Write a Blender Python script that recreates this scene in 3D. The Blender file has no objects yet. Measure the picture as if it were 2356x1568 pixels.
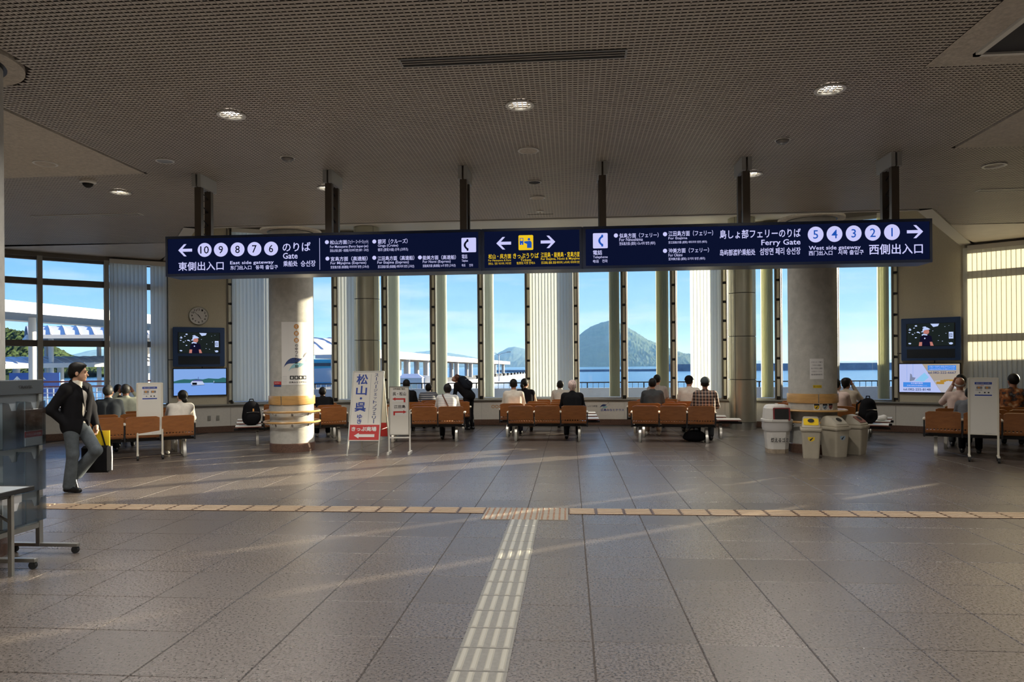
import bpy, bmesh, math, random
import numpy as np
from mathutils import Vector, Matrix, geometry
R_=math.radians
SC=bpy.context.scene
COL=SC.collection
rnd=random.Random(7)
# ------------------------------------------------------------------ camera
cam=bpy.data.cameras.new('camera'); camo=bpy.data.objects.new('camera',cam); COL.objects.link(camo)
TH=R_(4.72); RHO=.0075
fw=Vector((-math.sin(TH),math.cos(TH),0)); ri=Vector((math.cos(TH),math.sin(TH),0)); upv=Vector((0,0,1))
r2=ri*math.cos(RHO)-upv*math.sin(RHO); u2=upv*math.cos(RHO)+ri*math.sin(RHO)
mw=Matrix.Identity(4)
for i in range(3):
    mw[i][0]=r2[i]; mw[i][1]=u2[i]; mw[i][2]=-fw[i]
mw[0][3]=.48; mw[1][3]=0; mw[2][3]=1.58
camo.matrix_world=mw
cam.sensor_width=36; cam.lens=1611/2356*36; cam.shift_y=59/2356; cam.clip_start=.05; cam.clip_end=30000
SC.camera=camo
# ------------------------------------------------------------------ sky, sun, exposure
SC.view_settings.view_transform='Standard'; SC.view_settings.look='None'
SC.view_settings.exposure=0.45; SC.view_settings.gamma=1.0; SC.view_settings.use_curve_mapping=False
SC.cycles.max_bounces=7; SC.cycles.diffuse_bounces=3; SC.cycles.glossy_bounces=3; SC.cycles.volume_bounces=0; SC.cycles.adaptive_threshold=.04; SC.cycles.adaptive_min_samples=16
SUN_AZ=54.5; SUN_EL=12
wd=bpy.data.worlds.new('sky'); SC.world=wd; wd.use_nodes=True
nt=wd.node_tree; nt.nodes.clear()
wo=nt.nodes.new('ShaderNodeOutputWorld'); bg=nt.nodes.new('ShaderNodeBackground'); nt.links.new(bg.outputs[0],wo.inputs[0])
tc=nt.nodes.new('ShaderNodeTexCoord'); sx=nt.nodes.new('ShaderNodeSeparateXYZ'); nt.links.new(tc.outputs['Generated'],sx.inputs[0])
gr_=nt.nodes.new('ShaderNodeValToRGB'); e=gr_.color_ramp.elements      # clear afternoon sky: pale at the horizon, deeper blue upwards
e[0].position=0; e[0].color=(.50,.73,.93,1); e[1].position=1; e[1].color=(.07,.22,.60,1)
for p_,c_ in((.05,(.40,.66,.93)),(.16,(.25,.53,.90)),(.35,(.14,.37,.82))): x=e.new(p_); x.color=(*c_,1)
nt.links.new(sx.outputs['Z'],gr_.inputs[0])
mp=nt.nodes.new('ShaderNodeMapping'); mp.inputs['Scale'].default_value=(2.0,2.0,11); nt.links.new(tc.outputs['Generated'],mp.inputs[0])
nz=nt.nodes.new('ShaderNodeTexNoise'); nz.inputs['Scale'].default_value=1.9; nz.inputs['Detail'].default_value=7; nz.inputs['Roughness'].default_value=.55; nt.links.new(mp.outputs[0],nz.inputs[0])
cr=nt.nodes.new('ShaderNodeValToRGB'); cr.color_ramp.elements[0].position=.50; cr.color_ramp.elements[1].position=.78; cr.color_ramp.elements[1].color=(.6,.6,.6,1); nt.links.new(nz.outputs[0],cr.inputs[0])
mx=nt.nodes.new('ShaderNodeMix'); mx.data_type='RGBA'; nt.links.new(cr.outputs[0],mx.inputs[0]); dt_=nt.nodes.new('ShaderNodeVectorMath'); dt_.operation='DOT_PRODUCT'; nt.links.new(tc.outputs['Generated'],dt_.inputs[0]); dt_.inputs[1].default_value=(math.sin(R_(SUN_AZ)),math.cos(R_(SUN_AZ)),0)
mr_=nt.nodes.new('ShaderNodeMapRange'); mr_.inputs[1].default_value=-.3; mr_.inputs[2].default_value=1; nt.links.new(dt_.outputs['Value'],mr_.inputs[0])   # deeper blue away from the sun
tn=nt.nodes.new('ShaderNodeMix'); tn.data_type='RGBA'; tn.inputs[6].default_value=(.50,.72,1.0,1); tn.inputs[7].default_value=(1.0,1.0,.98,1); nt.links.new(mr_.outputs[0],tn.inputs[0])
ml=nt.nodes.new('ShaderNodeMix'); ml.data_type='RGBA'; ml.blend_type='MULTIPLY'; ml.inputs[0].default_value=1; nt.links.new(gr_.outputs[0],ml.inputs[6]); nt.links.new(tn.outputs[2],ml.inputs[7]); nt.links.new(ml.outputs[2],mx.inputs[6]); mx.inputs[7].default_value=(.86,.90,.92,1)
nt.links.new(mx.outputs[2],bg.inputs[0]); bg.inputs[1].default_value=.90
sl=bpy.data.lights.new('sun','SUN'); sl.energy=17.0; sl.angle=R_(.53); sl.color=(1,.88,.68)
so=bpy.data.objects.new('sun',sl); COL.objects.link(so)
SV=Vector((math.sin(R_(SUN_AZ))*math.cos(R_(SUN_EL)),math.cos(R_(SUN_AZ))*math.cos(R_(SUN_EL)),math.sin(R_(SUN_EL))))
so.rotation_euler=SV.to_track_quat('Z','Y').to_euler(); so.location=(30,30,30)
LAMP=200.0      # watts of every downlight that is on
# ------------------------------------------------------------------ helpers
class MB:
    def __init__(s): s.v=[];s.f=[];s.m=[]
    def add(s,vs,fs,m=0):
        o=len(s.v); s.v+=[tuple(p) for p in vs]
        for f in fs: s.f.append(tuple(o+i for i in f)); s.m.append(m)
        return s
    def box(s,x0,x1,y0,y1,z0,z1,m=0):
        return s.add([(x0,y0,z0),(x1,y0,z0),(x1,y1,z0),(x0,y1,z0),(x0,y0,z1),(x1,y0,z1),(x1,y1,z1),(x0,y1,z1)],
          [(0,3,2,1),(4,5,6,7),(0,1,5,4),(1,2,6,5),(2,3,7,6),(3,0,4,7)],m)
    def obox(s,M,x0,x1,y0,y1,z0,z1,m=0):
        n=len(s.v); s.box(x0,x1,y0,y1,z0,z1,m)
        for i in range(n,len(s.v)): s.v[i]=tuple(M@Vector(s.v[i]))
        return s
    def cyl(s,a,b,r,r2=None,n=12,m=0,cap=True):
        a=Vector(a);b=Vector(b); d=(b-a).normalized(); r2=r if r2 is None else r2
        u=d.orthogonal().normalized(); w=d.cross(u); vs=[]
        for p,rr in((a,r),(b,r2)):
            for i in range(n):
                t=2*math.pi*i/n; vs.append(p+rr*(math.cos(t)*u+math.sin(t)*w))
        fs=[(i,(i+1)%n,n+(i+1)%n,n+i) for i in range(n)]
        if cap: fs+=[tuple(range(n-1,-1,-1)),tuple(range(n,2*n))]
        return s.add(vs,fs,m)
    def tube(s,pts,r,n=8,m=0,closed=False):
        P=[Vector(p) for p in pts]; N=len(P); vs=[]
        prev=None
        for i in range(N):
            if closed: d=P[(i+1)%N]-P[i-1]
            else: d=P[min(i+1,N-1)]-P[max(i-1,0)]
            d.normalize()
            if prev is None: u=d.orthogonal().normalized()
            else:
                u=prev-d*prev.dot(d); u=u.normalized() if u.length>1e-6 else d.orthogonal().normalized()
            prev=u; w=d.cross(u)
            for k in range(n):
                t=2*math.pi*k/n; vs.append(P[i]+r*(math.cos(t)*u+math.sin(t)*w))
        fs=[]
        for i in range(N if closed else N-1):
            j=(i+1)%N
            for k in range(n): fs.append((i*n+k,i*n+(k+1)%n,j*n+(k+1)%n,j*n+k))
        if not closed: fs+=[tuple(range(n-1,-1,-1)),tuple((N-1)*n+k for k in range(n))]
        return s.add(vs,fs,m)
    def lathe(s,prof,n=24,c=(0,0,0),m=0,a0=0,a1=360):
        full=abs(a1-a0)>=359.9; k=n if full else n+1; vs=[]
        for (r,z) in prof:
            for i in range(k):
                t=R_(a0+(a1-a0)*i/n); vs.append((c[0]+r*math.cos(t),c[1]+r*math.sin(t),c[2]+z))
        fs=[]
        for j in range(len(prof)-1):
            for i in range(n):
                i2=(i+1)%k; fs.append((j*k+i,j*k+i2,(j+1)*k+i2,(j+1)*k+i))
        return s.add(vs,fs,m)
    def prism(s,poly,M,t0,t1,m=0):
        """poly in local xz, extruded along local y from t0 to t1, mapped by M"""
        n=len(poly); vs=[M@Vector((x,t0,z)) for x,z in poly]+[M@Vector((x,t1,z)) for x,z in poly]
        fs=[tuple(range(n)),tuple(range(2*n-1,n-1,-1))]+[(i,n+i,n+(i+1)%n,(i+1)%n) for i in range(n)]
        return s.add(vs,fs,m)
    def quad(s,*p,m=0): return s.add(p,[tuple(range(len(p)))],m)
    def mesh(s,name,mats,smooth=False,bevel=0,auto=None):
        me=bpy.data.meshes.new(name); me.from_pydata(s.v,[],s.f)
        for mt in mats: me.materials.append(mt)
        me.polygons.foreach_set('material_index',s.m)
        bm=bmesh.new(); bm.from_mesh(me)
        bmesh.ops.recalc_face_normals(bm,faces=bm.faces) if s.f and not getattr(s,'keep',False) else None
        if bevel:
            ed=[e for e in bm.edges if len(e.link_faces)==2 and e.calc_face_angle(0)>.6]
            bmesh.ops.bevel(bm,geom=ed,offset=bevel,segments=1,affect='EDGES',clamp_overlap=True)
        if smooth:
            for f in bm.faces: f.smooth=True
            for e in bm.edges:
                if len(e.link_faces)==2 and e.calc_face_angle(0)>R_(smooth if smooth is not True else 40): e.smooth=False
        bm.to_mesh(me); bm.free(); me.update()
        return me
def link(name,data,parent=None,loc=None,rot=None,M=None,kind=None):
    o=bpy.data.objects.new(name,data); COL.objects.link(o)
    if parent: o.parent=parent
    if M is not None: o.matrix_local=M
    if loc is not None: o.location=loc
    if rot is not None: o.rotation_euler=rot
    if kind: o['kind']=kind
    return o
def put(name,mb,mats,parent=None,smooth=False,bevel=0,**k):
    if not isinstance(mats,(list,tuple)): mats=[mats]
    return link(name,mb.mesh(name,mats,smooth,bevel),parent,**k)
def thing(name,label,cat,loc=(0,0,0),rz=0,group=None):
    o=link(name,None,loc=loc,rot=(0,0,rz)); o.empty_display_size=.1
    return tag(o,label,cat,group)
def tag(o,label,cat,group=None,kind=None):
    o['label']=label; o['category']=cat
    if group:o['group']=group
    if kind:o['kind']=kind
    return o
def copytree(o,parent=None):
    c=o.copy(); COL.objects.link(c)
    if parent: c.parent=parent; c.matrix_parent_inverse=o.matrix_parent_inverse
    for ch in list(o.children): copytree(ch,c)
    return c
def rotz(a): return Matrix.Rotation(a,4,'Z')
def TR(x,y,z): return Matrix.Translation((x,y,z))
I4=Matrix.Identity(4)
# ---- materials
def mat(name,base,rough=.5,metal=0,spec=.5,noise=None,bump=None,emit=0,coat=0,pos=False,rand=0,stretch=None,rnoise=0,rrand=0):
    m=bpy.data.materials.new(name); m.use_nodes=True; n=m.node_tree; b=n.nodes['Principled BSDF']; L=n.links.new
    b.inputs['Base Color'].default_value=(*base,1); b.inputs['Roughness'].default_value=rough; b.inputs['Metallic'].default_value=metal
    b.inputs['Specular IOR Level'].default_value=spec; b.inputs['Coat Weight'].default_value=coat; b.inputs['Coat Roughness'].default_value=.15
    if emit:
        b.inputs['Emission Color'].default_value=(*base,1); b.inputs['Emission Strength'].default_value=emit
    vec=None
    if noise or bump or rnoise:
        if pos: g=n.nodes.new('ShaderNodeNewGeometry'); vec=g.outputs['Position']
        else: g=n.nodes.new('ShaderNodeTexCoord'); vec=g.outputs['Object']
        if stretch:
            mpn=n.nodes.new('ShaderNodeMapping'); mpn.inputs['Scale'].default_value=stretch; L(vec,mpn.inputs[0]); vec=mpn.outputs[0]
    col=None
    if noise:
        sc_,am,det=noise
        t=n.nodes.new('ShaderNodeTexNoise'); t.inputs['Scale'].default_value=sc_; t.inputs['Detail'].default_value=det; t.inputs['Roughness'].default_value=.65; L(vec,t.inputs['Vector'])
        rmp=n.nodes.new('ShaderNodeMapRange'); rmp.inputs[1].default_value=.3; rmp.inputs[2].default_value=.7; L(t.outputs[0],rmp.inputs[0])
        x=n.nodes.new('ShaderNodeMix'); x.data_type='RGBA'
        x.inputs[6].default_value=(*[c*(1-am) for c in base],1); x.inputs[7].default_value=(*[min(1,c*(1+am)) for c in base],1)
        L(rmp.outputs[0],x.inputs[0]); col=x.outputs[2]
        if rnoise:
            mr=n.nodes.new('ShaderNodeMapRange'); mr.inputs[1].default_value=.3;mr.inputs[2].default_value=.7; mr.inputs[3].default_value=max(.02,rough-rnoise); mr.inputs[4].default_value=rough+rnoise
            L(t.outputs[0],mr.inputs[0]); L(mr.outputs[0],b.inputs['Roughness'])
    if rand:
        oi=n.nodes.new('ShaderNodeObjectInfo'); mr=n.nodes.new('ShaderNodeMapRange'); mr.inputs[3].default_value=1-rand; mr.inputs[4].default_value=1+rand; L(oi.outputs['Random'],mr.inputs[0])
        hs=n.nodes.new('ShaderNodeHueSaturation'); L(mr.outputs[0],hs.inputs['Value'])
        if col: L(col,hs.inputs['Color'])
        else: hs.inputs['Color'].default_value=(*base,1)
        col=hs.outputs[0]
        if rrand:
            r0=b.inputs['Roughness'].links[0].from_socket if b.inputs['Roughness'].links else None
            wn_=n.nodes.new('ShaderNodeMath'); wn_.operation='MULTIPLY_ADD'; L(oi.outputs['Random'],wn_.inputs[0]); wn_.inputs[1].default_value=-rrand
            if r0: L(r0,wn_.inputs[2])
            else: wn_.inputs[2].default_value=rough
            L(wn_.outputs[0],b.inputs['Roughness'])
    if col: L(col,b.inputs['Base Color'])
    if bump:
        sc_,st=bump
        t=n.nodes.new('ShaderNodeTexNoise'); t.inputs['Scale'].default_value=sc_; t.inputs['Detail'].default_value=3; L(vec,t.inputs['Vector'])
        bp=n.nodes.new('ShaderNodeBump'); bp.inputs['Strength'].default_value=st; bp.inputs['Distance'].default_value=.01; L(t.outputs[0],bp.inputs['Height']); L(bp.outputs[0],b.inputs['Normal'])
    return m
def emat(name,c,s=1.0):
    m=bpy.data.materials.new(name); m.use_nodes=True; n=m.node_tree; n.nodes.clear()
    o=n.nodes.new('ShaderNodeOutputMaterial'); e=n.nodes.new('ShaderNodeEmission'); e.inputs[0].default_value=(*c,1); e.inputs[1].default_value=s; n.links.new(e.outputs[0],o.inputs[0]); return m
def glassmat(name,tint,refl=.5,rough=.0):
    m=bpy.data.materials.new(name); m.use_nodes=True; n=m.node_tree; n.nodes.clear(); L=n.links.new
    o=n.nodes.new('ShaderNodeOutputMaterial'); mxs=n.nodes.new('ShaderNodeMixShader'); t=n.nodes.new('ShaderNodeBsdfTransparent'); g=n.nodes.new('ShaderNodeBsdfGlossy')
    t.inputs[0].default_value=(*tint,1); g.inputs[1].default_value=rough if rough else .01; f=n.nodes.new('ShaderNodeFresnel'); f.inputs[0].default_value=1.45
    mm=n.nodes.new('ShaderNodeMath'); mm.operation='MULTIPLY'; mm.inputs[1].default_value=refl; L(f.outputs[0],mm.inputs[0])
    L(mm.outputs[0],mxs.inputs[0]); L(t.outputs[0],mxs.inputs[1]); L(g.outputs[0],mxs.inputs[2]); L(mxs.outputs[0],o.inputs[0]); return m
def transmat(name,c,tr=.5,rough=.8):
    m=bpy.data.materials.new(name); m.use_nodes=True; n=m.node_tree; n.nodes.clear(); L=n.links.new
    o=n.nodes.new('ShaderNodeOutputMaterial'); mxs=n.nodes.new('ShaderNodeMixShader'); mxs.inputs[0].default_value=tr
    a=n.nodes.new('ShaderNodeBsdfDiffuse'); b=n.nodes.new('ShaderNodeBsdfTranslucent')
    a.inputs[0].default_value=(*c,1); b.inputs[0].default_value=(*c,1); L(a.outputs[0],mxs.inputs[1]); L(b.outputs[0],mxs.inputs[2]); L(mxs.outputs[0],o.inputs[0]); return m
# ---- text as flat lettering
def text_mesh(body,w,h,mt,bold=.012,keep=False):
    cu=bpy.data.curves.new('lettering','FONT'); cu.body=body; cu.offset=bold; cu.resolution_u=2; cu.fill_mode='FRONT' if hasattr(cu,'fill_mode') else cu.fill_mode
    o=bpy.data.objects.new('lettering',cu)
    me=bpy.data.meshes.new_from_object(o)
    bpy.data.objects.remove(o); bpy.data.curves.remove(cu)
    n=len(me.vertices); co=np.empty(n*3); me.vertices.foreach_get('co',co); co=co.reshape(-1,3)
    lo=co.min(0); hi=co.max(0); s=hi-lo; s[s<1e-6]=1
    sx=w/s[0]; sz=h/s[1]
    if keep: sx=sz=min(sx,sz)
    out=np.zeros_like(co); out[:,0]=(co[:,0]-(lo[0]+hi[0])/2)*sx; out[:,2]=(co[:,1]-(lo[1]+hi[1])/2)*sz
    me.vertices.foreach_set('co',out.ravel()); me.materials.clear(); me.materials.append(mt)
    for p in me.polygons: p.material_index=0
    me.name='lettering'; me.update(); return me
def text(body,x,z,w,h,mt,parent,y=0,M=None,bold=.012,name='lettering',keep=False):
    me=text_mesh(body,w,h,mt,bold,keep)
    T=TR(x,y,z)
    return link(name,me,parent,M=(M@T if M is not None else T))
def arrow_poly(w,h,left=True):
    p=[(-.5,0),(-.08,.5),(.10,.5),(-.20,.12),(.5,.12),(.5,-.12),(-.20,-.12),(.10,-.5),(-.08,-.5)]
    return [((x if left else -x)*w,z*h) for x,z in p]
def flat(name,poly,mt,parent,y=0,M=None,x=0,z=0):
    """flat print: polygon in xz facing -y"""
    mb=MB(); mb.add([(a+x,y,b+z) for a,b in poly],[tuple(range(len(poly)))])
    me=bpy.data.meshes.new(name); me.from_pydata(mb.v,[],mb.f); me.materials.append(mt)
    return link(name,me,parent,M=M)
def disc(r,n=24,rz=None): return [(r*math.cos(2*math.pi*i/n),(rz or r)*math.sin(2*math.pi*i/n)) for i in range(n)]
def rect(x0,x1,z0,z1): return [(x0,z0),(x1,z0),(x1,z1),(x0,z1)]
def rrect(x0,x1,z0,z1,r,n=4):
    o=[]
    for cx,cz,a in((x1-r,z1-r,0),(x0+r,z1-r,90),(x0+r,z0+r,180),(x1-r,z0+r,270)):
        for i in range(n+1):
            t=R_(a+90*i/n); o.append((cx+r*math.cos(t),cz+r*math.sin(t)))
    return o
# ------------------------------------------------------------------ materials
m_tile=mat('granite_tile',(.110,.092,.080),.33,spec=1.0,noise=(62,.8,4),bump=(75,.28),pos=True,rand=.09,rnoise=.08,rrand=.05)
m_grout=mat('grout',(.06,.05,.045),.9)
m_tact=mat('tactile_ceramic',(.20,.19,.165),.42,noise=(40,.12,2),pos=True)
m_tacty=mat('tactile_ochre',(.11,.065,.04),.42,noise=(40,.12,2),pos=True)
m_tbar=mat('tactile_bar',(.38,.36,.30),.35)
m_tbary=mat('tactile_bar_ochre',(.38,.28,.18),.4)
m_tdot=mat('tactile_dot',(.25,.11,.05),.4)
m_cell=mat('ceiling_metal',(.56,.505,.43),.5,noise=(3,.05,2),pos=True)
m_cback=mat('ceiling_void',(.055,.043,.035),.9)
m_cplain=mat('ceiling_plaster',(.56,.505,.42),.85,noise=(28,.16,3),bump=(30,.35),pos=True)
m_cwhite=mat('recess_plaster',(.62,.60,.54),.8)
m_wall=mat('wall_fabric',(.60,.555,.43),.85,noise=(60,.06,2),pos=True)
m_dado=mat('dado_panel',(.70,.68,.63),.6,noise=(20,.03,2),pos=True)
m_gran=mat('brown_granite',(.13,.075,.055),.35,noise=(60,.5,4),pos=True)
m_alu=mat('aluminium',(.50,.50,.46),.35,metal=.7)
m_sill=mat('sill_metal',(.36,.36,.33),.4,metal=.3)
m_bronze=mat('bronze_frame',(.19,.175,.15),.4,metal=.3)
m_fin=mat('fin_panel',(.72,.68,.54),.4)
m_glass=glassmat('window_glass',(.97,.985,.98),.55)
m_blind=transmat('blind_fabric',(.76,.80,.76),.47)
m_blindsun=transmat('blind_fabric_sun_toned',(.54,.51,.41),.36)  # same fabric as the other blinds; colour darkened and warmed for the direct sun
m_blindo=transmat('blind_fabric_stack',(.66,.67,.52),.45)
m_conc=mat('concrete',(.47,.46,.42),.75,noise=(7,.14,5),bump=(40,.06))
m_clad=mat('column_cladding',(.46,.45,.36),.33,metal=.75,noise=(2,.05,2))
m_clad2=mat('column_cap',(.55,.56,.52),.25,metal=.9)
m_ply=mat('plywood',(.36,.135,.038),.32,noise=(9,.16,3),stretch=(.8,2,3),coat=.25)
m_woodb=mat('wood_band',(.56,.33,.12),.35,noise=(6,.14,3),stretch=(1,1,8),coat=.3)
m_black=mat('black_steel',(.012,.012,.014),.45)
m_rub=mat('rubber',(.015,.015,.015),.7)
m_steel=mat('cast_aluminium',(.42,.41,.37),.33,metal=.8)
m_chrome=mat('chrome',(.7,.7,.7),.15,metal=1)
m_white=mat('white_paint',(.72,.70,.64),.45)
m_cream=mat('cream_plastic',(.66,.62,.52),.5)
m_paper=mat('paper',(.74,.73,.71),.7)
m_navy=mat('sign_navy',(.008,.013,.045),.35)
m_navyf=mat('sign_case',(.012,.022,.060),.35)
m_ink=mat('ink',(.012,.012,.014),.6)
m_inkblue=mat('ink_blue',(.02,.06,.34),.6)
m_inkred=mat('ink_red',(.52,.03,.03),.5)
m_inkor=mat('ink_orange',(.60,.28,.07),.6)
m_inkgrey=mat('ink_grey',(.22,.22,.24),.6)
m_teal=mat('ink_teal',(.28,.55,.62),.6)
m_inknavy=mat('ink_navy',(.03,.06,.20),.6)
m_yel=mat('yellow',(.72,.50,.02),.45)
e_w=emat('sign_light',(.62,.62,1.0),0.695); e_y=emat('sign_yellow',(1,.66,.02),0.622); e_navy=emat('sign_face',(.0035,.006,.026),0.732)
e_blue=emat('sign_blue',(.02,.14,.75),0.439); e_ink=emat('sign_ink',(.003,.004,.014),0.732)
m_case=mat('tv_case_blue',(.03,.075,.20),.4)
m_grille=mat('speaker_grille',(.02,.03,.045),.7)
# ------------------------------------------------------------------ plan of the hall: a circle
CY=2.55; RW=16.5; ZC=4.2
def pol(a,r=RW): return Vector((r*math.sin(R_(a)),CY+r*math.cos(R_(a)),0))
PITCH=4.48
CA=[-29.12+PITCH*i for i in range(14)]
LA=[-33.95-PITCH*i for i in range(7)]
RA=[33.95+PITCH*i for i in range(4)]
def chord(a0,a1):
    p,q=pol(a0),pol(a1); m=(p+q)/2; d=q-p; return m,math.atan2(d.y,d.x),d.length/2
# ------------------------------------------------------------------ floor
fb=MB(); n=96
fb.add([(RW*math.sin(2*math.pi*i/n)*1.01,CY+RW*1.01*math.cos(2*math.pi*i/n),-.006) for i in range(n)],[tuple(range(n))])
floor=put('floor',fb,m_grout,kind='structure')
S=.6; OY=4.04
th=MB(); g=.003; b=.0065; zt=0.0
def tile_geo(mb,x0,x1,y0,y1):
    mb.add([(x0+g,y0+g,-.005),(x1-g,y0+g,-.005),(x1-g,y1-g,-.005),(x0+g,y1-g,-.005),(x0+b,y0+b,zt),(x1-b,y0+b,zt),(x1-b,y1-b,zt),(x0+b,y1-b,zt)],
      [(4,5,6,7),(0,1,5,4),(1,2,6,5),(2,3,7,6),(3,0,4,7)])
tile_geo(th,-.3,.3,-.3,.3); tme=th.mesh('tile',[m_tile])
cells=[]
for i in range(-28,28):
    for j in range(-24,26):
        cx,cy=(i+.5)*S,OY+(j+.5)*S
        if max(math.hypot(cx+a,cy+c-CY) for a in(-.3,.3) for c in(-.3,.3))>RW-.02: continue
        dx,dy=cx-.48,cy; d=dx*fw.x+dy*fw.y; u=(dx*ri.x+dy*ri.y)
        vis=d>3.2 and abs(u)<d*.735+.45
        cells.append((not vis,math.hypot(dx,dy),cx,cy))
cells.sort(); rest=MB()
for k,(nv,dd,cx,cy) in enumerate(cells):
    if k<300 and not nv: link('tile',tme,floor,loc=(cx,cy,0))
    else: tile_geo(rest,cx-.3,cx+.3,cy-.3,cy+.3)
rest.keep=True
put('floor_tiles',rest,m_tile,floor,kind='stuff')
# tactile paving
bar=MB(); bar.box(-.148,.148,-.148,.148,-.002,.0025,0)
for k in range(4):
    x=-.1125+.075*k
    bar.add([(x-.0175,-.135,.0025),(x+.0175,-.135,.0025),(x+.0175,.135,.0025),(x-.0175,.135,.0025),(x-.010,-.128,.0085),(x+.010,-.128,.0085),(x+.010,.128,.0085),(x-.010,.128,.0085)],
      [(4,5,6,7),(0,1,5,4),(1,2,6,5),(2,3,7,6),(3,0,4,7)],1)
barm=bar.mesh('tactile_bar_tile',[m_tact,m_tbar])
bary=barm.copy(); bary.materials[0]=m_tacty; bary.materials[1]=m_tbary
dot=MB(); dot.box(-.148,.148,-.148,.148,-.002,.0025,0)
for i in range(5):
    for j in range(5):
        x,y=-.12+.06*i,-.12+.06*j
        dot.lathe([(.0125,.0025),(.008,.0085),(.0001,.0088)],8,(x,y,0),1)
dotm=dot.mesh('tactile_dot_tile',[mat('tactile_dot_base',(.30,.265,.21),.45),m_tdot])
for i in range(3):
    for j in range(2): link('tactile_tile',dotm,floor,loc=(-.3+.3*i,7.35+.3*j,.002))
for k in range(14): link('tactile_tile',barm,floor,loc=(0,7.05-.3*k,.002))
for k in range(26):
    for sx in(-1,1): link('tactile_tile',bary,floor,loc=(sx*(.60+.3*k),7.65,.002),rot=(0,0,R_(90)))
# ------------------------------------------------------------------ ceiling
RCX,RCY=6.42,12.5; RZ=5.2
outer=[pol(a) for a in np.linspace(33.6,360-33.6,120)]+[Vector((-RCX,RCY,0)),Vector((RCX,RCY,0))]
OC=[Vector((2.15*math.cos(2*math.pi*i/48),CY+2.15*math.sin(2*math.pi*i/48),0)) for i in range(48)]
def tess(loops,z,flip=False):
    vs=[v for l in loops for v in l]
    tr=geometry.tessellate_polygon(loops)
    return [(v.x,v.y,z) for v in vs],[tuple(t) for t in tr]
ce=MB(); v,f=tess([outer,OC],ZC+.035); ce.add(v,f,0)
ceil=put('ceiling',ce,m_cback,kind='structure')
# recess over the middle windows
rc=MB(); b0=pol(33.6,RW+.2); c0=pol(-33.6,RW+.2)
ring=[Vector((RCX,RCY,0)),Vector((b0.x,b0.y,0))]; ring2=[Vector((-RCX,RCY,0)),Vector((c0.x,c0.y,0))]
for p,q in((ring[0],ring[1]),(ring2[1],ring2[0]),(ring2[0],ring[0])):
    rc.quad((p.x,p.y,ZC-.004),(q.x,q.y,ZC-.004),(q.x,q.y,RZ),(p.x,p.y,RZ))
top=[Vector((-RCX,RCY,0)),Vector((RCX,RCY,0))]+[pol(a,RW+.3) for a in np.linspace(33.6,-33.6,30)]
rc.add([(p.x,p.y,RZ) for p in top],[tuple(range(len(top)))])
put('recess',rc,m_cwhite,ceil)
def band(pts,w,z,mb):
    """flat strip of width w to the right of the polyline"""
    for p,q in zip(pts[:-1],pts[1:]):
        d=(q-p).normalized(); nn=Vector((d.y,-d.x,0))*w
        mb.quad((p.x,p.y,z),(q.x,q.y,z),(q.x+nn.x,q.y+nn.y,z),(p.x+nn.x,p.y+nn.y,z))
        mb.quad((p.x+nn.x,p.y+nn.y,z),(q.x+nn.x,q.y+nn.y,z),(q.x+nn.x,q.y+nn.y,z+.03),(p.x+nn.x,p.y+nn.y,z+.03))
rt=MB(); band([Vector((c0.x,c0.y,0)),Vector((-RCX,RCY,0))],.22,ZC-.012,rt); band([Vector((-RCX,RCY,0)),Vector((RCX,RCY,0))],.06,ZC-.012,rt); band([Vector((RCX,RCY,0)),Vector((b0.x,b0.y,0))],.22,ZC-.012,rt)
put('recess_trim',rt,m_cwhite,ceil)
# oculus drum over the centre of the hall with daylight coming down it
oc=MB(); oc.keep=True
oc.lathe([(2.4,ZC-.01),(2.15,ZC-.01),(2.15,ZC+1.0)],48,(0,CY,0))
put('oculus_rim',oc,m_cplain,ceil)
og=MB(); og.lathe([(2.15,ZC+.98),(.001,ZC+.98)],48,(0,CY,0)); put('oculus_glass',og,transmat('oculus_diffuser',(.85,.85,.85),.9),ceil)
# plain plaster fields and the open-cell metal grille
pl=MB()
def cquad(mb,x0,x1,y0,y1,z): mb.quad((x0,y0,z),(x1,y0,z),(x1,y1,z),(x0,y1,z))
GX=5.17; GY=8.93
for sx in(-1,1):
    pts=[Vector((sx*GX,GY,0)),Vector((sx*GX,-9,0))]+[pol(a) for a in(sx*130,sx*120,sx*110,sx*100,sx*90,sx*80,sx*75)]+[Vector((sx*14.9,GY,0))]
    v,f=tess([pts],ZC-.005); pl.add(v,f)
    pl.quad((sx*GX,-9,ZC-.005),(sx*GX,GY,ZC-.005),(sx*GX,GY,ZC+.03),(sx*GX,-9,ZC+.03)); pl.quad((sx*GX,GY,ZC-.005),(sx*14.9,GY,ZC-.005),(sx*14.9,GY,ZC+.03),(sx*GX,GY,ZC+.03))
put('plaster_field',pl,m_cplain,ceil)
gr=MB(); gr.keep=True; P=.05; px_,py_=.0445,.0335
V=[];F=[]
nx0=-260
cols=set()
def in_zone(x,y):
    if y>12.38 and not (abs(x)>6.70+(y-12.5)*.717): return False
    if y<GY+.03 and abs(x)>GX-.03: return False
    if math.hypot(x,y-CY)<2.42 or math.hypot(x,y-CY)>16.2: return False
    if x>3.62 and y<6.45: return False
    for cx,cy in((-4.87,13.13),(4.87,13.13),(-4.74,5.46),(4.74,5.46)):
        if math.hypot(x-cx,y-cy)<.60: return False
    return True
rows=[]
y=3.62
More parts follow.
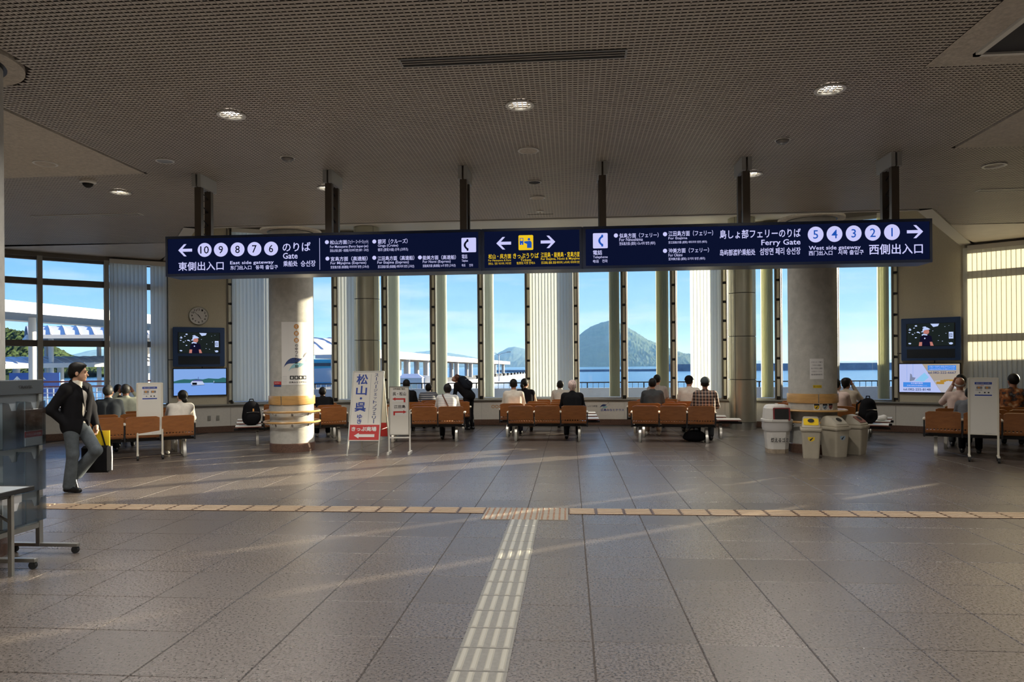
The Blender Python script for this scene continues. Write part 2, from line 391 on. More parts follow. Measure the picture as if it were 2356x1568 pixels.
while y<13.9:
    lo=.48-.86*y-1.4; hi=.48+.63*y+1.6
    xs=np.arange(math.floor(lo/P)*P,hi,P)
    for x in xs:
        x=float(x)
        if in_zone(x,y):
            o=len(V); V+=[(x-px_/2,y-py_/2,ZC),(x+px_/2,y-py_/2,ZC),(x+px_/2,y+py_/2,ZC),(x-px_/2,y+py_/2,ZC)]; F.append((o,o+3,o+2,o+1))
    y+=P
x=math.floor((.48-.86*13.9-1.4)/P)*P+P/2
while x<12:      # the cross strips seen between the plates
    seg=None; yy=3.6
    while yy<14.0:
        ok=in_zone(x,yy) and (.48-.86*yy-1.4<x<.48+.63*yy+1.6)
        if ok and seg is None: seg=yy
        if (not ok or yy+P>=14.0) and seg is not None:
            o=len(V); V+=[(x-.007,seg,ZC+.006),(x+.007,seg,ZC+.006),(x+.007,yy,ZC+.006),(x-.007,yy,ZC+.006)]; F.append((o,o+3,o+2,o+1)); seg=None
        yy+=P
    x+=P
gm=bpy.data.meshes.new('ceiling_grille'); gm.from_pydata(V,[],F); gm.materials.append(m_cell)
link('ceiling_grille',gm,ceil,kind='stuff')
# metal ceiling beyond the part whose cells can be told apart
far=MB()
for (x0,x1,y0,y1) in((-16,-.48-.86*3.6-1.2,3.0,3.6),):
    pass
for sx in(-1,1):
    pts=[Vector((sx*7.2,12.6,0)),Vector((sx*16.2,6.2,0)) if False else Vector((sx*13.2,12.6,0))]
    a=[pol(t,RW-.01) for t in np.linspace(sx*52.5,sx*34.6,12)]
    v,f=tess([[Vector((sx*7.45,13.9,0)),Vector((sx*12.0,13.9,0))]+a],ZC); far.add(v,f)
    cquad(far,sx*GX,0 if False else sx*2.5,-8,3.58,ZC)
cquad(far,-2.5,2.5,-8,.1,ZC)
put('ceiling_metal_field',far,m_cell,ceil)
# dark return-air panel
dk=MB(); cquad(dk,3.93,5.1,2.5,6.2,ZC-.012); put('return_air_grille',dk,mat('dark_mesh',(.035,.035,.04),.7),ceil)
db=MB(); cquad(db,3.62,5.16,6.2,6.46,ZC-.006); cquad(db,3.62,3.93,2.5,6.2,ZC-.006); put('return_air_border',db,m_cplain,ceil)
dt=MB(); dt.box(3.90,3.95,2.5,6.23,ZC-.03,ZC); dt.box(3.90,5.1,6.19,6.23,ZC-.03,ZC); put('return_air_trim',dt,m_white,ceil)
# ------------------------------------------------------------------ walls
segs=[(CA[i],CA[i+1]) for i in range(13)]+[(-33.95,-29.12),(29.12,33.95)]+[(LA[i+1],LA[i]) for i in range(6)]+[(RA[i],RA[i+1]) for i in range(3)]
wf=MB(); bb=MB(); sl_=MB()
for a0,a1 in segs:
    m,t,h=chord(a0,a1); M=TR(*m)@rotz(t)
    wf.obox(M,-h,h,.012,.25,0,.66); bb.obox(M,-h-.01,h+.01,-.022,.03,0,.15)
wall_front=put('wall_front',wf,m_dado,kind='structure')
put('baseboard_front',bb,m_gran,kind='structure')
pm={}
for a0,a1 in segs:
    m,t,h=chord(a0,a1)
    for s in((0,) if h<.66 else (0,)):
        key=round(h,3)
        if key not in pm: q=MB(); q.box(-h+.003,h-.003,-.012,.014,.15,.635); pm[key]=q.mesh('panel',[m_dado],bevel=.002)
        link('panel',pm[key],wall_front,M=TR(*m)@rotz(t))
    sl_.obox(TR(*m)@rotz(t),-h-.012,h+.012,-.075,.25,.665,.70,0); sl_.obox(TR(*m)@rotz(t),-h-.01,h+.01,-.045,.20,.635,.665,1)
put('trim_1',sl_,[m_sill,m_bronze],kind='structure')
for nm,a0,a1 in(('wall_left',-33.95,-29.12),('wall_right',29.12,33.95)):
    m,t,h=chord(a0,a1); q=MB(); q.box(-h,h,0,.3,.70,RZ+.05); put(nm,q,m_wall,M=TR(*m)@rotz(t),kind='structure')
    q=MB(); q.box(-h,h,-.008,.01,1.10,1.115); put('trim_2' if a0<0 else 'trim_3',q,m_sill,M=TR(*m)@rotz(t),kind='structure')
wb=MB(); angs=list(np.linspace(RA[-1],360+LA[-1],70))
for a0,a1 in zip(angs[:-1],angs[1:]):
    p,q=pol(a0),pol(a1); p2,q2=pol(a0,RW+.3),pol(a1,RW+.3)
    wb.quad((p.x,p.y,0),(q.x,q.y,0),(q.x,q.y,ZC+.1),(p.x,p.y,ZC+.1)); wb.quad((p2.x,p2.y,0),(q2.x,q2.y,0),(q2.x,q2.y,ZC+.1),(p2.x,p2.y,ZC+.1))
wb.keep=True
put('wall_back',wb,m_wall,kind='structure')
# header above the side windows and building fascia outside
hd=MB()
for a0,a1 in [(LA[i+1],LA[i]) for i in range(6)]+[(RA[i],RA[i+1]) for i in range(3)]:
    m,t,h=chord(a0,a1); hd.obox(TR(*m)@rotz(t),-h-.02,h+.02,-.03,.3,4.10,4.5)
for i in range(13):
    m,t,h=chord(CA[i],CA[i+1]); hd.obox(TR(*m)@rotz(t),-h-.02,h+.02,-.03,.3,5.08,5.5)
put('trim_4',hd,m_bronze,kind='structure')
# roof slab keeps the sky out
rf=MB(); rf.lathe([(RW+.5,4.6),(RW+.5,4.75)],64,(0,CY,0))
pts=[pol(a,RW+.5) for a in np.linspace(34.2,360-34.2,90)]+[Vector((-RCX-.15,RCY-.15,0)),Vector((RCX+.15,RCY-.15,0))]
v,f=tess([pts,OC],4.62); rf2=MB(); rf2.add(v,f)
r3=[Vector((-RCX-.3,RCY-.3,0)),Vector((RCX+.3,RCY-.3,0))]+[pol(a,RW+.5) for a in np.linspace(35,-35,30)]
rf2.add([(p.x,p.y,5.55) for p in r3],[tuple(range(len(r3)))])
for p,q in zip(r3,r3[1:]+r3[:1]): 
    if min(p.y,q.y)<16.2: rf2.quad((p.x,p.y,4.6),(q.x,q.y,4.6),(q.x,q.y,5.55),(p.x,p.y,5.55))
put('roof',rf2,m_conc,kind='structure')
# ------------------------------------------------------------------ windows
mul_cache={}
def mullion(zt):
    if zt in mul_cache: return mul_cache[zt]
    q=MB(); q.box(-.075,-.040,-.03,.12,.70,zt); q.box(.050,.068,-.03,.12,.70,zt); q.box(-.04,.05,.06,.10,.70,zt,0)
    z=.78
    while z<zt-.1: q.box(-.04,.05,-.035,.02,z-.035,z+.0,2); z+=.49
    c=q.mesh('mullion',[m_bronze,m_alu,m_black])
    p=MB(); p.box(-.030,.040,-.02,.015,0,.43,0); pm2=p.mesh('infill_panel',[m_fin],bevel=.004)
    mul_cache[zt]=(c,pm2); return mul_cache[zt]
wn=[0]
def window(a0,a1,zt,side=False,last=False):
    wn[0]+=1
    m,t,h=chord(a0,a1)
    o=link(f'window_{wn[0]}',None,M=TR(*m)@rotz(t),kind='structure')
    fr=MB()
    fm=m_bronze if side else m_alu
    for x in(-h,h): fr.box(x-(.05 if side else .085),x+(.05 if side else .085),.10,.17,.70,zt)
    fr.box(-h,h,.10,.17,.70,.735); fr.box(-h,h,.10,.17,zt-.08,zt)
    put('frame',fr,fm,o)
    gq=MB(); gq.box(-h+.04,h-.04,.13,.137,.72,zt-.03); put('pane',gq,m_glass,o)
    if side:
        for z in(2.18,3.56):
            q=MB(); q.box(-h,h,.06,.17,z-.07,z+.07); put('transom',q,m_bronze,o)
        q=MB(); q.box(-h-.05,-h+.05,-.04,.12,.70,zt); put('mullion',q,m_alu,o)
    else:
        for x in((-h,h) if last else (-h,)):
            c,p=mullion(zt); mo=link('mullion',c,o,loc=(x,0,0))
            z=.79
            while z+.43<zt: link('infill_panel',p,mo,loc=(0,0,z)); z+=.49
    return o
for i in range(13): window(CA[i],CA[i+1],5.10,last=(i==12))
for i in range(6): window(LA[i+1],LA[i],4.12,True)
for i in range(3): window(RA[i],RA[i+1],4.12,True)
# ------------------------------------------------------------------ vertical blinds
slat_cache={}
def slat(z0,z1,mt,w=.098):
    k=(z0,z1,mt.name,w)
    if k not in slat_cache:
        q=MB(); n=5
        for z in(z0,z1):
            for i in range(n): x=-w/2+w*i/(n-1); q.v.append((x,.010*(1-(2*x/w)**2),z))
        for i in range(n-1): q.f.append((i,i+1,n+i+1,n+i)); q.m.append(0)
        q.keep=True; slat_cache[k]=q.mesh('slat',[mt],smooth=True)
    return slat_cache[k]
def blind(label,a0,a1,zt,mt,spacing=.086,ang=-12,jit=4,gaps=(),r=RW-.13,group=None):
    p,q=pol(a0,r),pol(a1,r); d=q-p; L=d.length; t=math.atan2(d.y,d.x); c=(p+q)/2
    o=thing('vertical_blind',label,'blind',(c.x,c.y,0),t)
    hq=MB(); hq.box(-L/2,L/2,-.03,.12,zt,zt+.10); put('headrail',hq,m_white,o)
    me=slat(.765,zt,mt); n=max(2,int(round(L/spacing)))
    for i in range(n):
        if i in gaps: continue
        x=-L/2+L*(i+.5)/n
        link('slat',me,o,loc=(x,0,0),rot=(0,0,R_(ang+rnd.uniform(-jit,jit))))
    return o
blind('closed pale vertical blind beside the left pillar with the poster',-28.95,-24.9,5.0,m_blind,ang=-10)
blind('half drawn pale blind left of the metal clad column behind the tilted sandwich board',-19.9,-16.9,5.0,m_blind,ang=-10)
blind('closed pale vertical blind in the middle of the window wall',-2.05,2.05,5.0,m_blind,ang=-24,jit=3)
blind('half drawn pale blind beside the right metal clad column',12.75,15.4,5.0,m_blind,ang=-8)
blind('closed bluish blind at the left window next to the clock',-38.25,-34.1,4.05,m_blind,ang=-14,jit=5,gaps=(9,))
blind('sunlit blind, colour darkened for the sun, at the right edge of the picture',34.1,38.35,4.05,m_blindsun,ang=-7,jit=2,gaps=())
blind('sunlit blind beyond the right edge of the picture',38.55,42.8,4.05,m_blindsun,ang=-7,jit=2,gaps=(4,))
blind('last sunlit blind of the right windows',43.0,47.3,4.05,m_blindsun,ang=-7,jit=2,gaps=(6,))
for lab,a0,a1 in(('gathered blind slats right of the left metal clad column',-15.35,-14.35),('gathered blind slats above the small double arrow stand',-10.85,-9.95),('gathered blind slats left of the standing backpack wearer',-6.35,-5.5),
    ('gathered olive slats left of the first mullion right of the mountain top',5.4,6.3),('gathered olive slats above the man in the striped shirt',9.7,10.75),('gathered slats between the right metal clad column and the bin column',18.8,19.75),('gathered slats at the right end of the middle window wall',27.9,28.7)):
    blind(lab,a0,a1,5.0,m_blindo if a0>5 else m_blind,spacing=.026,ang=-58,jit=6)
# ------------------------------------------------------------------ columns
def curved_sheet(R,a0,a1,z0,z1,n=12,m=0,mb=None):
    """a0..a1 in degrees measured from -y towards +x"""
    mb=mb or MB(); k=n+1
    vs=[(R*math.sin(R_(a0+(a1-a0)*i/n)),-R*math.cos(R_(a0+(a1-a0)*i/n)),z) for z in(z0,z1) for i in range(k)]
    mb.add(vs,[(i,i+1,k+i+1,k+i) for i in range(n)],m); return mb
def wrap(me,R,ac,zc):
    """bend a flat xz mesh round a cylinder, its centre at angle ac"""
    co=np.empty(len(me.vertices)*3); me.vertices.foreach_get('co',co); co=co.reshape(-1,3)
    t=math.radians(ac)+co[:,0]/R; out=np.stack([R*np.sin(t),-R*np.cos(t),co[:,2]+zc],1)
    me.vertices.foreach_set('co',out.ravel()); me.update(); return me
def poly_mesh(name,poly,mt):
    me=bpy.data.meshes.new(name); me.from_pydata([(x,0,z) for x,z in poly],[],[tuple(range(len(poly)))]); me.materials.append(mt); return me
CR=.41
def column(label,x,y):
    o=thing('column',label,'column',(x,y,0))
    q=MB(); q.lathe([(CR,.16),(CR,ZC-.02)],56); put('shaft',q,m_conc,o,smooth=True)
    q=MB(); q.lathe([(CR+.012,0),(CR+.012,.155),(CR,.165)],56); put('granite_base',q,m_gran,o,smooth=True)
    q=MB(); q.lathe([(CR+.03,ZC-.01),(CR+.16,ZC-.012),(CR+.16,ZC+.03)],48); put('ceiling_collar',q,m_cplain,o,smooth=True)
    q=MB(); q.lathe([(CR-.01,ZC-.012),(CR+.03,ZC-.012)],48); put('shadow_gap',q,m_black,o)
    return o
def guard(o,rails,table=False):
    for a in(0,120,240):
        q=MB(); q.lathe([(CR+.002,.90),(CR+.022,.895),(CR+.024,.90),(CR+.024,1.05),(CR+.022,1.06),(CR+.002,1.055)],20,a0=a+1+25,a1=a+119+25); put('wood_band',q,m_woodb,o,smooth=True)
    for z in rails:
        q=MB(); q.tube([((CR+.105)*math.cos(t),(CR+.105)*math.sin(t),z) for t in np.linspace(0,2*math.pi,57)[:-1]],.021,8,closed=True); put('rail',q,m_woodb,o,smooth=True)
        for k in range(8):
            t=R_(22+45*k); c,s=math.cos(t),math.sin(t)
            q=MB(); q.tube([(c*(CR-.01),s*(CR-.01),z-.055),(c*(CR+.06),s*(CR+.06),z-.055),(c*(CR+.10),s*(CR+.10),z-.015)],.009,6); q.cyl((c*(CR-.005),s*(CR-.005),z-.055),(c*(CR+.012),s*(CR+.012),z-.055),.022,n=10); put('rail_bracket',q,m_chrome,o,smooth=True)
colL=column('left concrete column with poster, wooden band and two wooden guard rails',-4.87,13.13)
colR=column('right concrete column with wooden band rising behind the rubbish bins',4.87,13.13)
colF=column('concrete column cut off by the left edge of the picture',-4.74,5.46)
guard(colL,(.76,.56)); guard(colR,(.56,))
q=MB(); q.lathe([(CR+.004,.745),(CR+.16,.745),(CR+.175,.76),(CR+.16,.775),(CR+.004,.775)],48); put('wood_shelf',q,m_woodb,colR,smooth=True)
# poster on the left column (its middle faces the camera a little to the right)
PR=CR+.003; PA=24
put('poster_sheet',curved_sheet(PR,PA-28,PA+49,1.27,2.45,20),m_paper,colL,smooth=True)
PC=PA+10
def onposter(me,da,z,name='print',e=.002): return link(name,wrap(me,PR+e,PC+da,z),colL)
for k,(z,ch) in enumerate(((2.365,'食'),(2.235,'癒'),(2.105,'遊'))):
    onposter(poly_mesh('emblem',disc(.046,20),m_inkor),0,z,'orange_dot'); onposter(text_mesh(ch,.056,.056,m_paper),0,z,'lettering',.004)
    if k<2: onposter(poly_mesh('dot',disc(.007,8),m_ink),0,z-.065)
for k,ch in enumerate('のゆったり時間'): onposter(text_mesh(ch,.055,.050,m_ink),0,2.01-.066*k,'lettering',.004)
def bez(p0,p1,p2,n=10): return [((1-t)**2*p0[0]+2*t*(1-t)*p1[0]+t*t*p2[0],(1-t)**2*p0[1]+2*t*(1-t)*p1[1]+t*t*p2[1]) for t in np.linspace(0,1,n)]
def strip_mesh(name,top,bot,mt):
    n=len(top); me=bpy.data.meshes.new(name); me.from_pydata([(x,0,z) for x,z in top+bot],[],[(i,i+1,n+i+1,n+i) for i in range(n-1)]); me.materials.append(mt); return me
def wave(scale,adder):
    a=bez((-.24,-.13),(-.16,.10),(.02,.05),8)+bez((.02,.05),(.10,.03),(.12,.055),5)[1:]; b_=bez((-.24,-.13),(-.19,-.04),(-.08,-.05),8)+bez((-.08,-.05),(.03,-.05),(.12,.055),5)[1:]
    for nm,mt,dx,dz,s in(('wave_dark',m_inknavy,0,0,1),('wave_teal',m_teal,.06,-.085,.86)):
        sc_=scale*s; adder(strip_mesh(nm,[(x*sc_+dx*scale,z*sc_+dz*scale) for x,z in a],[(x*sc_+dx*scale,z*sc_+dz*scale) for x,z in b_],mt),nm)
    for nm,mt,dx,dz in(('crest_grey',m_inkgrey,0,0),('crest_pale',mat('ink_pale'+str(scale),(.45,.55,.58),.6),.05,-.09)):
        t=bez((.13,.065),(.16,.16),(.22,.165),6); b2=bez((.13,.065),(.17,.09),(.22,.165),6)
        adder(strip_mesh(nm,[(x*scale+dx*scale,z*scale+dz*scale) for x,z in t],[(x*scale+dx*scale,z*scale+dz*scale) for x,z in b2],mt),nm)
wave(1.0,lambda me,nm: onposter(me,0,1.72,nm,.003))
for k in range(4):
    onposter(poly_mesh('pictogram',rect(-.037,.037,-.035,.035),m_ink),-12+k*11.2,1.405,'pictogram'); 
    onposter(poly_mesh('pictogram_glyph',disc(.022,10) if k>1 else rect(-.018,.018,-.02,.018),m_paper),-12+k*11.2,1.405,'pictogram_glyph',.004)
onposter(text_mesh('広島みなとテラス',.34,.034,m_ink,.02),4,1.318,'lettering',.004)
for sgn in(-1,1):
    for k in range(5): onposter(poly_mesh('line',rect(-.04,.04,-.0015,.0015),m_inkgrey),-30 if sgn<0 else 31,1.31+.03*k,'rule')
q=curved_sheet(PR,PA-54,PA-30,1.275,1.335,6); put('red_sticker',q,m_inkred,colL); q=curved_sheet(PR,PA-54,PA-30,1.235,1.272,6); put('blue_sticker',q,m_inknavy,colL)
link('lettering',wrap(text_mesh('センター便',.12,.035,m_paper,.02),PR+.002,PA-42,1.305),colL)
# notices on the right column
PA2=-18
put('paper_notice',curved_sheet(PR,PA2-6,PA2+26,1.32,1.68,10),m_paper,colR,smooth=True)
for k in range(5): link('lettering',wrap(text_mesh(('お知らせ ご案内','ご利用のお客様へ','船の時刻と運賃','広島港 ターミナル','管理事務所')[k],.19-.02*(k%2),.028,m_inkgrey,.0),PR+.002,PA2+10,1.62-.055*k),colR)
put('yellow_sticker',curved_sheet(PR,PA2+1,PA2+21,1.165,1.215,6),m_yel,colR); link('lettering',wrap(text_mesh('家庭ゴミの持込み禁止',.13,.030,m_ink,.0),PR+.002,PA2+11,1.19),colR)
def crest(parent,adder,c):
    adder(poly_mesh('sticker',rrect(-.055,.055,-.06,.06,.012),m_paper),'sticker',.001)
    sh=[(-.045,.048),(.045,.048),(.045,-.01),(.028,-.038),(0,-.048),(-.028,-.038),(-.045,-.01)]
    adder(poly_mesh('sticker_shield',sh,m_ink),'sticker_shield',.002)
    adder(poly_mesh('sticker_field',[(-.04,.018),(.04,.018),(.04,-.01),(.025,-.034),(0,-.043),(-.025,-.034),(-.04,-.01)],c),'sticker_field',.003)
    adder(poly_mesh('sticker_bottle',[(-.018,-.03),(-.006,-.034),(.016,-.004),(.022,.010),(.016,.012),(-.020,-.018)],m_ink),'sticker_bottle',.004)
m_crestb=mat('sticker_blue',(.30,.40,.50),.5); m_crestr=mat('sticker_red',(.35,.12,.12),.5)
for a,c in((PA2+9,m_yel),(PA2+29,m_crestb),(PA2+45,m_crestr)):
    crest(colR,lambda me,nm,e,a=a: link(nm,wrap(me,PR+e,a,.835),colR),c)
put('paper_notice',curved_sheet(CR+.003,70,106,1.84,1.98,8),m_paper,colF,smooth=True)
for k in range(3): link('lettering',wrap(text_mesh(('ご案内','きっぷ売場','← こちら')[k],.14,.025,m_ink,.0),CR+.005,88,1.95-.04*k),colF)
def metal_column(label,x,y):
    o=thing('metal_column',label,'column',(x,y,0)); r=.325
    z=.18
    for z0,z1 in((.18,1.22),(1.225,2.28),(2.285,3.34),(3.345,4.40),(4.405,RZ)):
        for a in range(4):
            q=MB(); q.lathe([(r-.012,z0+.004),(r,z0+.006),(r,z1-.006),(r-.012,z1-.004)],14,a0=a*90+.9+47,a1=a*90+89.1+47); put('cladding_panel',q,m_clad,o,smooth=True)
    q=MB(); q.lathe([(r-.02,.1),(r-.02,RZ)],24); put('core',q,m_black,o)
    q=MB(); q.lathe([(r+.006,0),(r+.006,.175),(r-.01,.178)],32); put('steel_base',q,m_clad2,o,smooth=True)
metal_column('left metal clad column behind the tilted sandwich board',-4.74,17.75)
metal_column('right metal clad column beside the plaid shirted man',4.74,17.75)
SIGN=[('<', -4.676, 0.081, 0.195, 0.164, 'w'),
('#10', -4.403, 0.08, 0.195, 0.188, 'w'),
('#9', -4.176, 0.078, 0.195, 0.187, 'w'),
('#8', -3.944, 0.077, 0.194, 0.187, 'w'),
('#7', -3.71, 0.078, 0.193, 0.186, 'w'),
('#6', -3.48, 0.078, 0.192, 0.186, 'w'),
('のりば', -3.13, 0.094, 0.384, 0.121, 'w'),
('Gate', -3.217, -0.023, 0.202, 0.08, 'w'),
('乘船处', -3.215, -0.128, 0.197, 0.077, 'w'),
('승선장', -2.973, -0.13, 0.203, 0.082, 'w'),
('東側出入口', -4.457, -0.136, 0.636, 0.118, 'w'),
('East side gateway', -3.747, -0.107, 0.604, 0.056, 'w'),
('东门出入口', -3.9, -0.167, 0.292, 0.056, 'w'),
('동쪽 출입구', -3.542, -0.168, 0.308, 0.056, 'w'),
('|', -2.815, -0.006, 0.006, 0.419, 'w'),
('*', -2.716, 0.147, 0.054, 0.053, 'w'),
('松山方面', -2.559, 0.143, 0.23, 0.057, 'w'),
('(フェリー・スーパージェット)', -2.295, 0.139, 0.276, 0.061, 'w'),
('For Matsuyama (Ferry Super-Jet)', -2.416, 0.08, 0.516, 0.044, 'w'),
('至松山方面 (渡轮・高速船) 마쓰야마 방면 (페리・고속선)', -2.414, 0.03, 0.521, 0.044, 'w'),
('*', -2.075, 0.141, 0.054, 0.053, 'w'),
('銀河（クルーズ）', -1.829, 0.139, 0.397, 0.064, 'w'),
('Ginga (Cruise)', -1.892, 0.081, 0.271, 0.044, 'w'),
('银河 (游览大船) 은하 (크루즈)', -1.826, 0.028, 0.404, 0.047, 'w'),
('*', -2.71, -0.071, 0.054, 0.053, 'w'),
('宮島方面（高速船）', -2.416, -0.078, 0.499, 0.061, 'w'),
('For Miyajima (Express)', -2.427, -0.137, 0.484, 0.045, 'w'),
('至宮島方面 (高速船) 미야지마 방면 (고속선)', -2.409, -0.189, 0.519, 0.044, 'w'),
('*', -2.077, -0.073, 0.054, 0.053, 'w'),
('江田島方面（高速船）', -1.787, -0.083, 0.491, 0.06, 'w'),
('For Etajima (Express)', -1.825, -0.141, 0.421, 0.047, 'w'),
('至江田島方面 (高速船) 에타지마 방면 (고속선)', -1.787, -0.195, 0.486, 0.045, 'w'),
('*', -1.467, -0.081, 0.053, 0.052, 'w'),
('能美方面（高速船）', -1.21, -0.086, 0.44, 0.058, 'w'),
('For Nomi (Express)', -1.245, -0.143, 0.369, 0.045, 'w'),
('至能美方面 (高速船) 노미 방면 (고속선)', -1.213, -0.195, 0.435, 0.043, 'w'),
('P', -0.82, 0.068, 0.192, 0.189, 'w'),
('電話', -0.876, -0.08, 0.073, 0.055, 'w'),
('Telephone', -0.873, -0.139, 0.08, 0.04, 'w'),
('电话', -0.89, -0.194, 0.047, 0.035, 'w'),
('전화', -0.791, -0.196, 0.051, 0.035, 'w'),
('<', -0.363, 0.081, 0.192, 0.162, 'w'),
('T', -0.075, 0.083, 0.191, 0.193, 'w'),
('>', 0.211, 0.086, 0.188, 0.161, 'w'),
('松山・呉方面', -0.416, -0.088, 0.296, 0.063, 'y'),
('For Matsuyama & Kure', -0.417, -0.143, 0.296, 0.033, 'y'),
('至松山、至吴  마쓰야마, 구레 방면', -0.417, -0.181, 0.296, 0.032, 'y'),
('きっぷうりば', -0.076, -0.086, 0.333, 0.069, 'y'),
('Tickets', -0.077, -0.141, 0.141, 0.034, 'y'),
('售票处 티켓 판매소', -0.077, -0.181, 0.24, 0.034, 'y'),
('江田島・能美島・宮島方面', 0.37, -0.081, 0.503, 0.068, 'y'),
('For Etajima, Nomi & Miyajima', 0.369, -0.138, 0.503, 0.039, 'y'),
('至江田島, 能美, 宮島 에타지마, 노미시마, 미야지마 방면', 0.371, -0.182, 0.498, 0.036, 'y'),
('Q', 0.882, 0.086, 0.188, 0.195, 'w'),
('電話', 0.846, -0.065, 0.116, 0.06, 'w'),
('Telephone', 0.881, -0.127, 0.186, 0.043, 'w'),
('电话', 0.824, -0.176, 0.073, 0.04, 'w'),
('전화', 0.938, -0.175, 0.07, 0.041, 'w'),
('*', 1.081, 0.148, 0.053, 0.054, 'w'),
('似島方面（フェリー）', 1.372, 0.144, 0.496, 0.062, 'w'),
('For Ninoshima', 1.272, 0.093, 0.297, 0.04, 'w'),
('至似島方面 (渡轮) 니노시마 방면 (페리)', 1.35, 0.039, 0.455, 0.048, 'w'),
('*', 1.701, 0.151, 0.053, 0.054, 'w'),
('*', 1.699, -0.061, 0.053, 0.054, 'w'),
('江田島方面（フェリー）', 2.022, 0.155, 0.557, 0.07, 'w'),
('For Etajima', 1.861, 0.093, 0.236, 0.041, 'w'),
('至江田島方面 (渡轮) 에타지마 방면 (페리)', 1.983, 0.042, 0.481, 0.037, 'w'),
('沖美方面（フェリー）', 1.995, -0.061, 0.506, 0.063, 'w'),
('For Okimi', 1.829, -0.117, 0.174, 0.038, 'w'),
('至沖美方面 (渡轮) 오키미 방면 (페리)', 1.97, -0.169, 0.457, 0.041, 'w'),
('島しょ部フェリーのりば', 2.881, 0.131, 0.992, 0.113, 'w'),
('Ferry Gate', 3.134, 0.008, 0.479, 0.091, 'w'),
('岛屿部渡轮乘船处', 2.602, -0.099, 0.437, 0.082, 'w'),
('섬방면 페리 승선장', 3.124, -0.095, 0.498, 0.091, 'w'),
('@5', 3.558, 0.104, 0.192, 0.198, 'w'),
('@4', 3.786, 0.105, 0.191, 0.198, 'w'),
('@3', 4.017, 0.108, 0.19, 0.197, 'w'),
('@2', 4.246, 0.11, 0.189, 0.197, 'w'),
('@1', 4.475, 0.112, 0.189, 0.196, 'w'),
('>', 4.749, 0.112, 0.193, 0.162, 'w'),
('West side gateway', 3.787, -0.071, 0.627, 0.065, 'w'),
('西门出入口', 3.616, -0.128, 0.286, 0.059, 'w'),
('서쪽 출입구', 3.982, -0.127, 0.308, 0.059, 'w'),
('西側出入口', 4.52, -0.097, 0.64, 0.129, 'w')]
# ------------------------------------------------------------------ hanging direction sign
sg=thing('direction_sign','long navy backlit hanging sign with gate numbers and arrows','sign',(0,9.05,3.10))
q=MB(); q.box(-4.95,4.95,.004,.35,-.27,.27); put('case',q,m_navyf,sg,bevel=.006)
q=MB()
for x0,x1 in((-4.95,-.665),(-.645,.645),(.665,4.95)):
    q.box(x0+.0,x1,-.012,.004,.235,.27); q.box(x0,x1,-.012,.004,-.27,-.235); q.box(x0,x0+.03,-.012,.004,-.235,.235); q.box(x1-.03,x1,-.012,.004,-.235,.235)
put('case_rim',q,m_navyf,sg)
for x0,x1 in((-4.92,-.695),(-.615,.615),(.695,4.92)):
    q=MB(); q.box(x0,x1,-.002,.004,-.235,.235); put('lit_face',q,e_navy,sg)
for (t,x,z,w,h,c) in SIGN:
    mt=e_y if c=='y' else e_w; y=-.004
    if t in '<>': flat('arrow',arrow_poly(w,h,t=='<'),mt,sg,y,x=x,z=z)
    elif t[0] in '#@':
        flat('number_disc',disc(w/2,32,h/2),mt,sg,y,x=x,z=z); s=t[1:]
        text(s,x,z,w*(.62 if len(s)>1 else .5),h*.54,e_ink if t[0]=='#' else e_blue,sg,y-.002,bold=.006,keep=(len(s)==1))
    elif t=='*': flat('bullet',disc(w/2,16,h/2),mt,sg,y,x=x,z=z)
    elif t=='|': flat('divider',rect(-w/2,w/2,-h/2,h/2),mt,sg,y,x=x,z=z)
    elif t in 'PQ':
        flat('telephone_icon',rrect(-w/2,w/2,-h/2,h/2,.012),mt,sg,y,x=x,z=z)
        ink=e_ink if t=='P' else e_blue; ox=-.04 if t=='P' else 0
        a=bez((.022,.068),(-.075,0),(.022,-.068),12); b_=bez((.030,.045),(-.030,0),(.030,-.045),12)
        me=strip_mesh('telephone_handset',[(p[0]+x+ox,p[1]+z) for p in a],[(p[0]+x+ox,p[1]+z) for p in b_],ink); link('telephone_handset',me,sg,loc=(0,y-.002,0))
        for s in(-1,1): flat('handset_end',rrect(.012,.036,.040,.076,.006) if s>0 else rrect(.012,.036,-.076,-.040,.006),ink,sg,y-.003,x=x+ox,z=z)
    elif t=='T':
        flat('ticket_icon',rrect(-w/2,w/2,-h/2,h/2,.014),e_y,sg,y,x=x,z=z)
        flat('ticket_window',rect(-.08,-.032,-.028,.06),e_blue,sg,y-.002,x=x,z=z); flat('window_glass_icon',rect(-.072,-.040,.022,.052),e_y,sg,y-.003,x=x,z=z); flat('window_slot_icon',rect(-.062,-.050,-.022,-.012),e_w,sg,y-.003,x=x,z=z)
        flat('person_head_icon',disc(.017,14),e_blue,sg,y-.002,x=x+.04,z=z+.042); flat('person_body_icon',[(.008,.018),(.062,.022),(.075,.0),(.075,-.07),(.015,-.07),(.015,-.02),(-.022,-.002),(-.024,.014)],e_blue,sg,y-.002,x=x,z=z)
    else: text(t,x,z,w,h,mt,sg,y,bold=.012 if h>.055 else (.004 if h>.035 else -.002))
hs=None
m_brk=mat('bracket_grey',(.42,.43,.42),.4)
